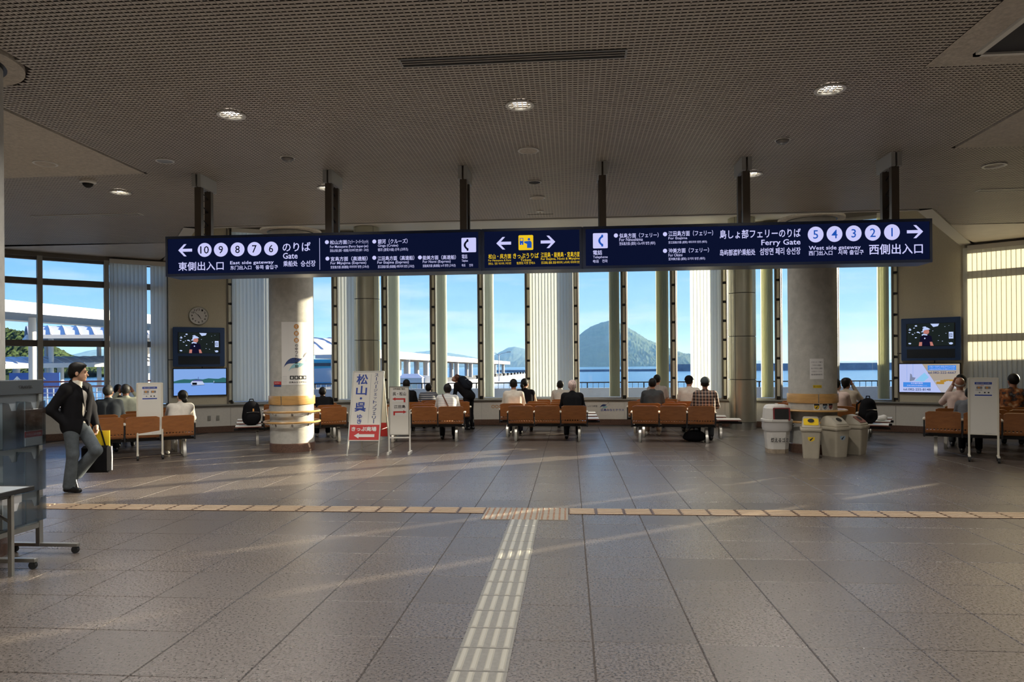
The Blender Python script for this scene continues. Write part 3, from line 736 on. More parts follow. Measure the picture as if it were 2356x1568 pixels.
for k in range(6):
    x=-4.50+1.805*k
    o=link('hanger',None,sg,loc=(x,0,0))
    for y in(.03,.29):
        q=MB(); q.box(-.045,.045,y-.025,y+.045,.27,ZC-3.10); put('hanger_post',q,mat('hanger_bronze',(.115,.095,.075),.4,metal=.3) if hs is None else hs,o); hs=bpy.data.materials['hanger_bronze']
    zz=np.linspace(.28,1.0,9); q=MB(); q.tube([(0,.06 if i%2 else .27,float(z)) for i,z in enumerate(zz)],.008,6); put('hanger_lacing',q,m_black,o)
    for dx in(-.062,.012):
        q=MB(); q.box(dx,dx+.05,-.03,.40,.93,ZC-3.10); put('ceiling_bracket',q,m_brk,o)
# ------------------------------------------------------------------ screens and clock on the two wall piers
def pier_frame(a0,a1):
    m,t,h=chord(a0,a1); return TR(*m)@rotz(t),h
e_sky=emat('screen_sky',(.26,.46,.92),0.622); e_sea=emat('screen_sea',(.22,.42,.95),0.622); e_hill=emat('screen_hill',(.03,.13,.14),0.732); e_hull=emat('screen_hull',(.55,.65,.9),0.659); e_dk=emat('screen_dark',(.006,.008,.014),0.732)
e_foliage=emat('screen_foliage',(.012,.017,.016),0.732); e_glint=emat('screen_glint',(.55,.66,1),0.659); e_skin=emat('screen_skin',(.62,.24,.2),0.586); e_shirt=emat('screen_shirt',(.006,.005,.02),0.732); e_tan=emat('screen_tan',(.45,.34,.2),0.659); e_amb=emat('screen_amber',(.45,.25,.04),0.659); e_pale=emat('screen_pale',(.50,.58,.95),0.659); e_bar=emat('screen_blue_bar',(.06,.28,.85),0.659)
def tv(label,M,x,z):
    o=tag(link('wall_television',None,M=M@TR(x,-.12,z)@Matrix.Diagonal((1.14,1.1,1.25,1))),label,'television')
    q=MB(); q.box(-.51,.51,.0,.11,-.385,.385); put('case',q,m_case,o,bevel=.01)
    q=MB(); q.box(-.41,.41,-.006,.0,-.34,-.18); put('speaker_grille',q,m_grille,o)
    q=MB(); q.box(-.415,.415,-.008,.0,-.125,.285); put('bezel',q,m_black,o)
    flat('screen',rect(-.40,.40,-.12,.28),e_foliage,o,-.010)
    r=random.Random(3)
    for k in range(30):
        xx=r.uniform(-.38,-.08) if k<20 else r.uniform(-.1,.38); zz=r.uniform(-.11,.27); s=r.uniform(.004,.022 if k<20 else .008)
        flat('picture_light',[(xx+s*1.5*math.cos(a)*r.uniform(.6,1.2),max(-.115,min(.275,zz+s*.7*math.sin(a)*r.uniform(.5,1.2)))) for a in np.linspace(0,2*math.pi,8)[:-1]],e_glint,o,-.011)
    flat('picture_banner',[(-.0,.275),(.15,.272),(.13,.23),(.05,.215)],e_glint,o,-.011); flat('picture_board',rect(.31,.385,0,.12),e_glint,o,-.011); text('E2',.345,.06,.05,.06,e_shirt,o,-.0125)
    flat('picture_torso',[(-.20,-.12),(-.17,.04),(-.12,.075),(-.04,.08),(.02,.05),(.05,-.12)],e_shirt,o,-.012); flat('picture_arm',[(-.20,-.12),(-.19,-.05),(-.14,-.05),(-.145,-.12)],e_skin,o,-.0125); flat('picture_arm',[(.0,-.12),(-.01,-.05),(.03,-.05),(.055,-.12)],e_skin,o,-.0125)
    flat('picture_collar',[(-.125,.10),(-.05,.085),(-.055,.065),(-.115,.075)],e_glint,o,-.0125); flat('picture_face',[(-.115,.10),(-.115,.16),(-.025,.17),(-.018,.125),(-.04,.09)],e_skin,o,-.013); flat('picture_cap',[(-.135,.14),(-.13,.19),(-.085,.22),(-.04,.205),(.0,.175),(-.02,.172),(-.09,.165)],e_glint,o,-.0135)
    flat('picture_badge',disc(.013,10),e_glint,o,-.013,x=-.095,z=.015); flat('picture_cap',disc(.034,12,.02),e_glint,o,-.0125,x=.345,z=-.085)
    q=MB(); q.tube([(.06,.09,-.38),(.06,.10,-.46)],.008,6); q.tube([(-.5,.09,-.25),(-.60,.10,-.25)],.007,6); put('cable',q,m_black,o)
    return o
def monitor(label,M,x,z,kind):
    o=tag(link('flat_monitor',None,M=M@TR(x,-.06,z)@Matrix.Diagonal((1.09,1.08,1.05,1))),label,'monitor')
    q=MB(); q.box(-.56,.56,.0,.055,-.325,.325); put('bezel',q,m_black,o,bevel=.004)
    W,H=.54,.305; F=lambda nm,p,mt,e=0: flat(nm,p,mt,o,-.003-e*.001)
    if kind=='ship':
        F('screen',rect(-W,W,-.02,H),e_sky); F('picture_sea',rect(-W,W,-H,-.02),e_sea,1)
        hl=[(-W,.02),(-.42,.055),(-.33,.07),(-.2,.062),(-.08,.075),(.05,.06),(.17,.085),(.28,.075),(.38,.07),(.48,.10),(W,.085)]
        F('picture_hill',[(-W,-.02)]+hl+[(W,-.02)],e_hill,1)
        F('picture_hull',[(-.20,-.02),(-.17,.025),(.05,.015),(.09,-.065),(-.17,-.075)],e_hull,2); F('picture_bow_door',rect(-.165,-.07,-.065,-.012),e_dk,3); F('picture_bridge',[(-.16,.028),(-.12,.055),(-.02,.055),(.05,.03),(.05,.018),(-.15,.02)],emat('screen_bridge',(.08,.10,.30),0.732),3); F('picture_mast',rect(-.045,-.035,.05,.12),emat('screen_mast',(.08,.10,.3),0.732),3)
        F('picture_waterline',[(-.19,-.078),(.09,-.062),(.09,-.07),(-.18,-.088)],e_dk,3); F('picture_breakwater',[(.27,-.03),(.28,-.015),(W,-.018),(W,-.035)],e_dk,2); F('picture_lighthouse',rect(.278,.290,-.015,.022),e_hull,2)
    else:
        F('screen',rect(-W,W,-H,H),e_pale); F('picture_room',[(-.12,H),(W,H),(W,-H),(.22,-H)],emat('screen_room',(.42,.36,.30),0.659),1)
        F('picture_floor',[(.10,-.06),(W,-.02),(W,-H),(.22,-H)],emat('screen_floor',(.50,.50,.56),0.659),2); F('picture_ceiling',[(-.12,H),(W,H),(W,.2),(.02,.16)],emat('screen_ceiling',(.45,.38,.30),0.659),2)
        for cx,cz,s in((.20,-.10,.07),(.25,-.06,.05),(.30,-.045,.04),(.40,-.045,.045),(.50,-.12,.06),(.34,-.04,.035)): F('picture_seat',rrect(cx-s,cx+s,cz-s*.4,cz+s*.4,s*.2),e_amb,3)
        F('picture_wall_line',rect(-.40,-.397,-.05,H),e_bar,1); F('picture_wall_line',rect(-.29,-.287,-.05,H),e_bar,1); F('picture_glow',[(-.26,-.06),(-.08,.12),(.0,.02),(-.1,-.08)],emat('screen_glow',(.28,.62,.95),0.659),2); F('picture_chair',[(-.35,-.07),(-.34,.10),(-.31,.08),(-.30,.02),(-.24,.01),(-.27,-.05)],emat('screen_chair',(.22,.26,.40),0.659),2)
        F('caption_bar',rect(-.02,.48,.17,.275),e_bar,4); F('caption_bar',rect(-.47,.03,-.195,-.09),e_bar,4)
        for t,x,z,w,h in(('パセーラデンタルクリニック',.23,.243,.45,.042),('広島市中区基町6-78 基町クレド7F',.23,.193,.44,.022),('木村歯科医院',-.22,-.112,.22,.034),('広島市南区宇品神田 1-1-1',-.22,-.160,.36,.024)): text(t,x,z,w,h,e_w,o,-.009,bold=.01)
        for t,x,z,w in(('tel.082-222-6667',.23,.12,.50),('tel.082-255-8148',-.22,-.245,.50)):
            text(t,x,z,w,.05,e_ink if False else emat('screen_ink'+t[-2:],(.02,.03,.10),1),o,-.009,bold=.012)
    return o
ML,hl_=pier_frame(-33.95,-29.12); MR,hr_=pier_frame(29.12,33.95)
tv('wall television with blue case under the clock at the left pier',ML,-.02,2.12); tv('wall television with blue case at the right pier',MR,.02,2.13)
monitor('flat monitor showing a ferry at sea under the left television',ML,.0,1.26,'ship'); monitor('flat monitor with dental clinic advert under the right television',MR,-.02,1.25,'ad')
ck=tag(link('wall_clock',None,M=ML@TR(-.02,-.035,2.89)@Matrix.Scale(1.13,4)),'round white wall clock above the left television','clock')
q=MB(); 
def ylathe(mb,prof,n=40,m=0):
    k=len(mb.v); mb.lathe(prof,n,m=m)
    for i in range(k,len(mb.v)): x,y,z=mb.v[i]; mb.v[i]=(x,-z,y)
    return mb
put('rim',ylathe(MB(),[(.165,-.03),(.195,-.03),(.20,.0),(.19,.018),(.178,.016),(.176,.004)]),m_alu,ck,smooth=True)
flat('dial',disc(.178,40),m_paper,ck,-.003)
for k in range(1,13):
    a=R_(90-30*k); text(str(k),.138*math.cos(a),.138*math.sin(a),.034 if k<10 else .05,.042,m_ink,ck,-.006,bold=.02)
def hand(l,w,ang,nm):
    a=R_(90-ang); d=(math.cos(a),math.sin(a)); p=(-d[1],d[0])
    flat(nm,[(-.03*d[0]+w*p[0],-.03*d[1]+w*p[1]),(-.03*d[0]-w*p[0],-.03*d[1]-w*p[1]),(l*d[0]-w*.6*p[0],l*d[1]-w*.6*p[1]),(l*d[0]+w*.6*p[0],l*d[1]+w*.6*p[1])],m_ink,ck,-.008)
hand(.085,.007,146,'hour_hand'); hand(.125,.005,312,'minute_hand')
# ------------------------------------------------------------------ benches
def sweep_yz(mb,pts,w,t,m=0):
    n=len(pts); vs=[]
    for i,(y,z) in enumerate(pts):
        a=pts[max(i-1,0)]; b_=pts[min(i+1,n-1)]; d=Vector((b_[0]-a[0],b_[1]-a[1])).normalized(); nn=(-d.y*t/2,d.x*t/2)
        vs+=[(-w/2,y+nn[0],z+nn[1]),(w/2,y+nn[0],z+nn[1]),(w/2,y-nn[0],z-nn[1]),(-w/2,y-nn[0],z-nn[1])]
    fs=[(4*i+k,4*i+(k+1)%4,4*i+4+(k+1)%4,4*i+4+k) for i in range(n-1) for k in range(4)]+[(0,1,2,3),(4*n-1,4*n-2,4*n-3,4*n-4)]
    return mb.add(vs,fs,m)
def shell_mesh(name,path,w,holes_at=None,nh=10,top=False):
    """bent plywood sheet; path = list of (y,z); holes_at = index of path interval that carries the row of holes"""
    bm=bmesh.new(); n=len(path); xs=[-w/2+w*i/nh for i in range(nh+1)]; G=[]
    for j,(y,z) in enumerate(path):
        row=[]
        for i,x in enumerate(xs):
            zz=z; yy=y
            if top and j==n-1 and i in(0,nh): zz-=.022; yy+=.004
            row.append(bm.verts.new((x,yy,zz)))
        G.append(row)
    for j in range(n-1):
        for i in range(nh):
            a,b_,c,d=G[j][i],G[j][i+1],G[j+1][i+1],G[j+1][i]
            if j==holes_at:
                ce=(a.co+b_.co+c.co+d.co)/4; ux=(b_.co-a.co).normalized(); uz=(d.co-a.co).normalized(); r=.0172
                O=[bm.verts.new(ce+ux*(r*math.cos(R_(22.5+45*k)))+uz*(r*math.sin(R_(22.5+45*k)))) for k in range(8)]
                for f in((a,b_,O[6],O[5]),(b_,O[7],O[6]),(b_,c,O[0],O[7]),(c,O[1],O[0]),(c,d,O[2],O[1]),(d,O[3],O[2]),(d,a,O[4],O[3]),(a,O[5],O[4])): bm.faces.new(f)
            else: bm.faces.new((a,b_,c,d))
    bmesh.ops.recalc_face_normals(bm,faces=bm.faces)
    bmesh.ops.solidify(bm,geom=bm.faces[:],thickness=.013)
    for f in bm.faces: f.smooth=True
    for e in bm.edges:
        if len(e.link_faces)==2 and e.calc_face_angle(0)>R_(40): e.smooth=False
    me=bpy.data.meshes.new(name); bm.to_mesh(me); bm.free(); me.materials.append(m_ply); return me
SP=.558; SW=.522
back_me=shell_mesh('backrest',[(-.115,.372),(-.15,.375),(-.172,.395),(-.183,.425),(-.195,.465),(-.212,.53),(-.228,.60),(-.245,.68),(-.262,.755)],SW,3,top=True)
seat_me=shell_mesh('seat',[(.275,.375),(.262,.398),(.22,.412),(.10,.405),(-.03,.392),(-.115,.390)],SW)
q=MB()
for s in(-1,1): sweep_yz(q,[(s*.235,.02),(s*.225,.10),(s*.19,.18),(s*.13,.25),(s*.05,.292),(s*.0,.30)],.05,.035)
q.box(-.022,.022,-.25,.25,0,.022); q.box(-.03,.03,-.06,.06,.285,.315); leg_me=q.mesh('leg',[m_steel],smooth=35)
q=MB(); q.box(-.024,.024,-.20,.16,.600,.632); cap_me=q.mesh('armrest',[m_cream],bevel=.010)
q=MB(); q.box(-.012,.012,-.19,-.15,.31,.60); q.box(-.012,.012,-.16,.12,.585,.600); q.box(-.012,.012,-.17,.02,.31,.35); arm_me=q.mesh('arm_post',[m_black])
q=MB(); q.box(-.25,.25,-.21,.23,.398,.412,0); q.box(-.25,.25,-.21,.23,.380,.398,1); q.box(-.20,.20,-.03,.03,.33,.38,2); table_me=q.mesh('side_table',[m_white,mat('table_edge',(.16,.05,.04),.4),m_black])
q=MB(); q.box(-.22,.22,-.10,.16,.350,.372); br_me=q.mesh('seat_bracket',[m_black])
def bench(label,x,y,rz,n=3,table=0,legs=None,group=None):
    o=thing('waiting_bench',label,'bench',(x,y,0),R_(rz),group)
    L=n*SP/2; x0=-L-(.56 if table<0 else 0); x1=L+(.56 if table>0 else 0)
    q=MB(); q.box(x0-.02,x1+.02,-.045,.035,.308,.352); put('beam',q,m_black,o)
    for i in range(n):
        sx=-L+SP*(i+.5)
        link('seat',seat_me,o,loc=(sx,0,0)); link('backrest',back_me,o,loc=(sx,0,0)); link('seat_bracket',br_me,o,loc=(sx,0,0))
    for i in range(n+1):
        a=link('armrest',cap_me,o,loc=(-L+SP*i,0,0)); link('arm_post',arm_me,a)
    for lx in (legs or (-L+.17+(-.3 if table<0 else 0),L-.17+(.3 if table>0 else 0))): link('leg',leg_me,o,loc=(lx,0,0))
    if table: link('side_table',table_me,o,loc=((L+.30)*table,0,0))
    return o
def seat_pos(b,i,n=3,dy=0,dx=0):
    L=n*SP/2; return b.matrix_basis@Vector((-L+SP*(i+.5)+dx,dy,0)), b.rotation_euler.z
B={}
def addb(k,*a,**kw): B[k]=bench(*a,**kw)
addb('C1','front wooden bench of the middle group with a black jacketed sitter',0,14.93,0)
addb('C2','second bench of the middle group with the short haired man in white',-.27,15.92,0,table=1)
addb('C3','third bench from the front in the middle group',-.27,16.86,0,table=1)
addb('C4','bench of the middle group nearest the window',-.27,17.80,0,table=1)
addb('D1','front wooden bench with the man in plaid shirt and cap',2.60,14.74,-7)
addb('D2','second bench of the right middle group with the man in dark tee shirt',2.78,15.72,-8,table=1)
addb('D3','third bench behind the plaid shirted man',2.68,16.70,-9,table=1)
addb('D4','bench nearest the window in front of the striped shirt man',2.98,17.66,-10)
addb('B1','front bench right of the small arrow stand with the striped shirt sitter',-2.60,14.74,6)
addb('B2','second bench right of the small arrow stand',-2.83,15.70,7)
addb('B3','bench beside the standing backpack wearer',-2.76,16.72,8)
addb('B4','rear bench by the window behind the small arrow stand',-3.03,17.62,9)
addb('G1','front bench passing behind the left poster column',-5.10,14.42,25,table=-1)
addb('G2','second bench behind the left poster column',-5.50,15.28,25,table=-1)
addb('G3','third bench behind the left poster column, by the blinds',-5.90,16.14,25,table=-1)
addb('L1','front left bench half hidden by the white notice board on wheels',-7.10,11.86,35)
addb('L2','left bench with the man in a dark suit seen from behind',-7.72,12.62,36)
addb('L3','third left bench in front of the left blinds',-8.20,13.45,36)
addb('L4','rear left bench under the left window',-8.75,14.2,36)
addb('E1','bench right of the bin column with the man in a pale pink shirt',5.38,14.72,-25,table=1)
addb('E2','second bench right of the bin column',5.78,15.56,-25,table=1)
addb('E3','rear bench right of the bin column by the window',6.18,16.40,-25,table=1)
addb('F1','front bench at the right edge behind the notice board on wheels',7.70,12.40,-27,n=4)
addb('F2','second bench at the right edge with the bald man',8.30,13.25,-28,n=4)
addb('F3','third bench at the right edge under the advert monitor',8.85,14.0,-29,n=4)
addb('F4','rear bench at the right edge by the sunlit blinds',9.35,14.62,-30,n=3)
# ------------------------------------------------------------------ sandwich board
ab=thing('sandwich_board','tilted white sandwich board with blue lettering and red base','sign',(-3.235,12.30,0),0)
LM=Matrix.Rotation(-R_(15.4),4,'X'); BM=TR(0,.86,0)@Matrix.Rotation(R_(15.6),4,'X')
q=MB()
for x in(-.285,.285): q.obox(LM,x-.011,x+.011,-.012,.012,0,1.57)
q.obox(LM,-.285,.285,-.010,.010,.27,.285); q.obox(LM,-.285,.285,-.010,.010,1.555,1.575); put('front_frame',q,m_alu,ab)
q=MB()
for x in(-.265,.265): q.obox(BM,x-.011,x+.011,-.012,.012,0,1.56)
put('rear_frame',q,m_alu,ab)
q=MB(); q.obox(LM,-.278,.278,-.004,.006,.285,1.558); put('front_panel',q,m_white,ab)
q=MB(); q.obox(BM,-.262,.262,-.004,.006,.285,1.55,0); q.obox(BM,-.262,.262,-.005,.007,.285,.56,1); put('rear_panel',q,[m_white,m_inkred],ab)
q=MB(); q.obox(LM,-.278,.278,-.0055,-.004,.285,.565); put('red_field',q,m_inkred,ab)
q=MB(); q.tube([(-.275,.13,.45),(-.26,.72,.45)],.006,5); q.tube([(.275,.13,.45),(.26,.72,.45)],.006,5); put('stay',q,m_alu,ab)
for ch,s,w,h in(('松',1.415,.215,.195),('山',1.205,.205,.175),('呉',.895,.215,.175),('ゆ',.715,.095,.085),('き',.625,.085,.085)): text(ch,-.108,s,w,h,m_inkblue,ab,-.008,LM,bold=.022 if w>.2 else .018)
flat('lettering',disc(.022,16),m_inkblue,ab,-.008,LM,x=-.108,z=1.055)
V2='スｌパｌジェットノフェリｌ'
for k,ch in enumerate(V2):
    if ch=='ｌ': flat('lettering',rect(-.007,.007,-.034,.034),m_inknavy,ab,-.008,LM,x=.158,z=1.495-.0725*k)
    else: text(ch,.158,1.495-.0725*k,.072 if ch not in 'ェッ' else .055,.058 if ch not in 'ェッ' else .045,m_inknavy,ab,-.008,LM,bold=.012)
flat('rule',rect(-.002,.002,-.46,.46),m_inkgrey,ab,-.007,LM,x=.055,z=1.05)
text('きっぷ売場',-.01,.487,.46,.085,m_paper,ab,-.009,LM,bold=.03)
flat('arrow',[(-.19,0),(-.10,.05),(-.10,.026),(.19,.026),(.19,-.026),(-.10,-.026),(-.10,-.05)],m_paper,ab,-.009,LM,x=0,z=.365)
# ------------------------------------------------------------------ small double arrow stand
st=thing('arrow_stand','small white stand with two red bent arrows and black place names','sign',(-2.64,12.62,0),R_(6))
q=MB()
for x in(-.19,.19): q.box(x-.013,x+.013,-.013,.013,.02,.86 if x<0 else .80); q.box(x-.02,x+.02,-.17,.17,0,.045)
q.box(-.19,.19,-.01,.01,.285,.31); put('stand_frame',q,m_white,st)
q=MB(); q.box(-.175,.175,-.028,-.012,.355,1.225); put('board',q,m_white,st,bevel=.004)
q=MB(); q.box(-.18,.18,-.032,-.008,1.215,1.235); q.box(-.18,-.168,-.032,-.008,.35,1.22); q.box(.168,.18,-.032,-.008,.35,1.22); q.box(-.18,.18,-.032,-.008,.345,.36); put('board_rim',q,m_alu,st)
for z0,z1 in((.94,1.165),(.70,.925)):
    flat('paper_sheet',rect(-.125,.14,z0,z1),m_paper,st,-.030)
text('切符売場ご案内',0,1.188,.22,.032,m_ink,st,-.031,bold=.005); text('呉・松山',.005,1.10,.24,.068,m_ink,st,-.032,bold=.012); text('江田島',.01,.865,.21,.062,m_ink,st,-.032,bold=.014)
flat('arrow',[(-.125,1.005),(-.065,1.035),(-.065,1.018),(.115,1.018),(.115,.945),(.085,.945),(.085,.992),(-.065,.992),(-.065,.975)],m_inkred,st,-.032)
flat('arrow',[(.135,.768),(.075,.798),(.075,.781),(-.105,.781),(-.105,.708),(-.075,.708),(-.075,.755),(.075,.755),(.075,.738)],m_inkred,st,-.032)
# ------------------------------------------------------------------ notice boards on wheels
def notice(label,x,y,rz):
    o=thing('notice_board',label,'notice board',(x,y,0),R_(rz))
    q=MB()
    for sx in(-.195,.195): q.box(sx-.015,sx+.015,-.015,.015,.09,1.34); q.box(sx-.018,sx+.018,-.16,.16,.075,.10)
    q.box(-.195,.195,-.012,.012,.425,.44); q.box(-.195,.195,-.012,.012,1.325,1.345); put('frame',q,m_cream,o,bevel=.004)
    q=MB(); q.box(-.182,.182,-.010,.008,.44,1.328); put('panel',q,m_white,o)
    for sx in(-.195,.195):
        for sy in(-.14,.14):
            q=MB(); q.cyl((sx-.016,sy,.036),(sx+.016,sy,.036),.036,n=14); q.box(sx-.02,sx+.02,sy-.02,sy+.02,.04,.08); put('caster',q,m_rub,o)
    flat('poster',rect(-.125,.125,1.04,1.285),m_paper,o,-.0115)
    flat('poster_band',rect(-.115,.115,1.238,1.275),m_inkblue,o,-.0125); flat('poster_band',rect(-.115,.115,1.055,1.075),m_inkblue,o,-.0125)
    text('乗船のお客様へのお願い',0,1.257,.19,.018,m_paper,o,-.0135,bold=0); text('マスクの着用',-.05,1.220,.11,.014,m_inkred,o,-.0125,bold=.01); text('手指の消毒',-.06,1.147,.09,.013,m_ink,o,-.0125,bold=.01)
    for sx in(-.05,.06): flat('poster_picture',rrect(sx-.042,sx+.038,1.165,1.205,.008),m_inkgrey,o,-.0125); flat('poster_picture',disc(.017,12),m_inkor,o,-.013,x=sx-.01,z=1.187)
    for sx in(-.05,.02,.07): flat('poster_picture',disc(.012,10),m_ink if sx>0 else m_inkgrey,o,-.0125,x=sx,z=1.108)
    text('広島港 宇品旅客ターミナル',.09,.456,.14,.010,m_inkgrey,o,-.0115,bold=0)
notice('white notice board on wheels in front of the left bench',-6.90,11.77,33)
notice('white notice board on wheels in front of the right edge benches',7.10,11.84,-27)
# ------------------------------------------------------------------ rubbish bins
def bin_b(label,x,y,rz,accent,crestmat=None):
    o=thing('recycling_bin',label,'bin',(x,y,0),R_(rz))
    def loop(w,d,z): return [(a,b_,z) for a,b_ in rrect(-w/2,w/2,-d/2,d/2,.035,3)]
    def loft(ls,cap0=True,cap1=True):
        q=MB(); n=len(ls[0]); 
        for l in ls: q.v+=l
        for j in range(len(ls)-1):
            for i in range(n): q.f.append((j*n+i,j*n+(i+1)%n,(j+1)*n+(i+1)%n,(j+1)*n+i)); q.m.append(0)
        if cap0: q.f.append(tuple(range(n-1,-1,-1))); q.m.append(0)
        if cap1: q.f.append(tuple((len(ls)-1)*n+i for i in range(n))); q.m.append(0)
        return q
    put('body',loft([loop(.245,.34,0),loop(.25,.345,.02),loop(.30,.41,.47)]),m_binb,o,smooth=45)
    put('rim',loft([loop(.325,.435,.455),loop(.335,.445,.465),loop(.335,.445,.50),loop(.325,.435,.51)]),m_binb,o,smooth=45)
    # hood: slanted opening face at the front
    q=MB(); prof=[(-.205,.505),(-.195,.545),(-.02,.672),(.06,.690),(.14,.672),(.195,.60),(.205,.505)]
    n=len(prof); W=.148
    for sx,ins in((-1,.0),(1,.0)):
        for (yy,zz) in prof: q.v.append((sx*(W-.03*max(0,(zz-.505)/.19)),yy,zz))
    q.f+=[tuple(range(n)),tuple(range(2*n-1,n-1,-1))]+[(i,n+i,n+(i+1)%n,(i+1)%n) for i in range(n)]; q.m+=[0]*(n+2)
    put('hood',q,m_binb,o,bevel=.014,smooth=50)
    a=Vector((0,-.195,.545)); b_=Vector((0,-.02,.672)); d=(b_-a).normalized(); nn=Vector((0,-d.z,d.y)); ce=(a+b_)/2
    Mf=Matrix(((1,0,0,ce.x),(0,-nn.y,d.y,ce.y),(0,-nn.z,d.z,ce.z),(0,0,0,1)))
    q=MB(); q.prism(rrect(-.118,.118,-.088,.085,.025),Mf,-.010,.004); put('opening_plate',q,accent,o,bevel=.003)
    q=MB(); q.prism(disc(.062,20),Mf@TR(0,0,.012),-.017,-.008); put('opening_rim',q,accent,o)
    q=MB(); q.prism(disc(.052,20),Mf@TR(0,0,.012),-.019,-.015); put('opening',q,m_rub,o)
    q=MB(); q.box(-.05,.05,-.232,-.20,.47,.50); put('latch',q,m_binb,o)
    if crestmat:
        Mt=TR(0,-.189,.34)@Matrix.Rotation(R_(4.1),4,'X')
        crest(o,lambda me,nm,e: link(nm,me,o,M=Mt@TR(0,-e-.004,0)@Matrix.Diagonal((1.35,1,1.25,1))),crestmat)
    return o
m_binb=mat('bin_plastic',(.40,.36,.28),.5,noise=(4,.08,3))
m_bing=mat('bin_grey_plate',(.44,.41,.34),.45)
bin_b('slim beige bin with yellow top plate and round hole',4.56,12.30,-16,m_yel,m_yel)
bin_b('beige bin with grey top and hole, next to the yellow topped one',5.02,12.50,22,m_bing,m_crestb)
bin_b('beige bin with wedge lid farthest right beside the bench',5.47,12.84,44,mat('bin_maroon',(.20,.07,.06),.5))
bw=thing('burnable_bin','white octagonal bin with red framed opening and black lettering','bin',(4.19,12.98,0),R_(-3))
def octa(w,z,c=.32): 
    h=w/2; k=h*(1-c*2*.5); k=h*.55; return [(-k,-h,z),(k,-h,z),(h,-k,z),(h,k,z),(k,h,z),(-k,h,z),(-h,k,z),(-h,-k,z)]
def loft8(ls):
    q=MB()
    for l in ls: q.v+=l
    for j in range(len(ls)-1):
        for i in range(8): q.f.append((j*8+i,j*8+(i+1)%8,j*8+8+(i+1)%8,j*8+8+i)); q.m.append(0)
    q.f+=[tuple(range(7,-1,-1)),tuple((len(ls)-1)*8+i for i in range(8))]; q.m+=[0,0]; return q
m_binw=mat('bin_white',(.62,.60,.56),.45,noise=(5,.06,3))
put('body',loft8([octa(.345,0),octa(.44,.55)]),m_binw,bw,bevel=.006)
q=loft8([octa(.352,.0),octa(.362,.075)]); put('worn_foot',q,mat('bin_foot',(.33,.27,.20),.7,noise=(12,.3,3)),bw)
bl=loft8([octa(.445,.40),octa(.47,.46),octa(.462,.52),octa(.485,.575)]); put('bag_liner',bl,transmat('bin_liner',(.66,.64,.62),.2),bw,smooth=60)
put('lid_rim',loft8([octa(.485,.555),octa(.50,.565),octa(.50,.60),octa(.48,.61)]),m_binw,bw,bevel=.004)
put('lid',loft8([octa(.455,.605),octa(.42,.80),octa(.36,.85),octa(.30,.862)]),m_binw,bw,bevel=.012)
LM2=TR(.035,-.218,.705)@Matrix.Rotation(-R_(5.2),4,'X')
q=MB(); q.prism(rrect(-.145,.145,-.118,.112,.018),LM2,-.012,.02); put('opening_frame',q,mat('bin_red',(.24,.035,.04),.4),bw,bevel=.003)
q=MB(); q.prism(rrect(-.120,.120,-.096,.090,.012),LM2,-.0145,-.01); put('opening',q,m_rub,bw)
q=MB(); q.tube([(-.04,0,.86),(-.02,0,.875),(.02,0,.875),(.04,0,.86)],.008,6); put('lid_handle',q,m_binw,bw)
text('燃えるゴミ',.0,.245,.30,.085,m_ink,bw,-.003,TR(0,-.194,0)@Matrix.Rotation(R_(4.9),4,'X')@TR(0,0,0),bold=.018)
# ------------------------------------------------------------------ brochure rack and folding table at the left edge
m_acr=glassmat('smoked_acrylic',(.86,.90,.92),.8,.06)
m_rackd=mat('rack_dark',(.045,.05,.055),.4)
rk=thing('brochure_rack','grey brochure rack on casters with smoked pockets at the left edge','rack',(-4.12,5.48,0),R_(90))
# local: x along the rack (world +y), -y is the front (world +x)
q=MB()
for x in(-.24,.24): q.box(x-.022,x+.022,-.02,.02,.06,1.50); q.box(x-.02,x+.02,-.36,.26,.055,.085)
for z in(.22,): q.box(-.24,.24,-.015,.015,z,z+.045)
put('rack_frame',q,m_steel,rk,bevel=.003)
q=MB(); q.box(-.255,.255,.0,.018,.26,1.38); put('back_panel',q,mat('rack_back',(.26,.29,.31),.5),rk)
q=MB(); q.box(-.26,.26,-.03,.03,1.375,1.50); put('header',q,mat('rack_header',(.055,.063,.07),.45),rk,bevel=.006)
text('TRAVEL',.06,1.44,.15,.024,m_ink,rk,-.033,bold=.03)
for x in(-.24,.24):
    for y in(-.33,.23):
        q=MB(); q.cyl((x-.014,y,.03),(x+.014,y,.03),.03,n=14); q.box(x-.017,x+.017,y-.015,y+.015,.03,.06); put('caster',q,m_rub,rk)
for r,z in enumerate((.93,.52,.30 if False else .30)):
    for c in range(2):
        x0=-.232+.235*c; x1=x0+.225; h=(.36,.34,.20)[r]; h=(.38,.34,.20)[r]; z=(.94,.56,.30)[r]
        o=MB(); yf=-.075
        prof=[(x0,z),(x1,z),(x1,z+h),(x1-.06,z+h-.01),(x1-.085,z+h-.07),(x0+.085,z+h-.07),(x0+.06,z+h-.01),(x0,z+h)]
        o.prism(prof,I4,yf-.002,yf+.002); o.box(x0,x0+.003,yf,0,z,z+h); o.box(x1-.003,x1,yf,0,z,z+h); o.box(x0,x1,yf,0,z-.004,z)
        p=put('pocket',o,m_acr,rk)
        if c==1 and r==0 or (c==0 and r==2):
            fl_=MB(); fl_.box(x0+.012,x1-.012,-.055,-.02,z+.004,z+.31); put('leaflet',fl_,m_paper,rk)
            if r==0:
                flat('leaflet_photo',rect(x0+.014,x1-.014,z+.13,z+.305),mat('leaflet_photo%d'%c,(.20,.17,.15),.4,noise=(26,.9,3)),rk,-.0555); flat('leaflet_band',rect(x0+.014,x1-.014,z+.075,z+.125),m_inkred,rk,-.0555); text('ひろしまの旅',(x0+x1)/2,z+.10,.17,.022,m_paper,rk,-.0565,bold=.01)
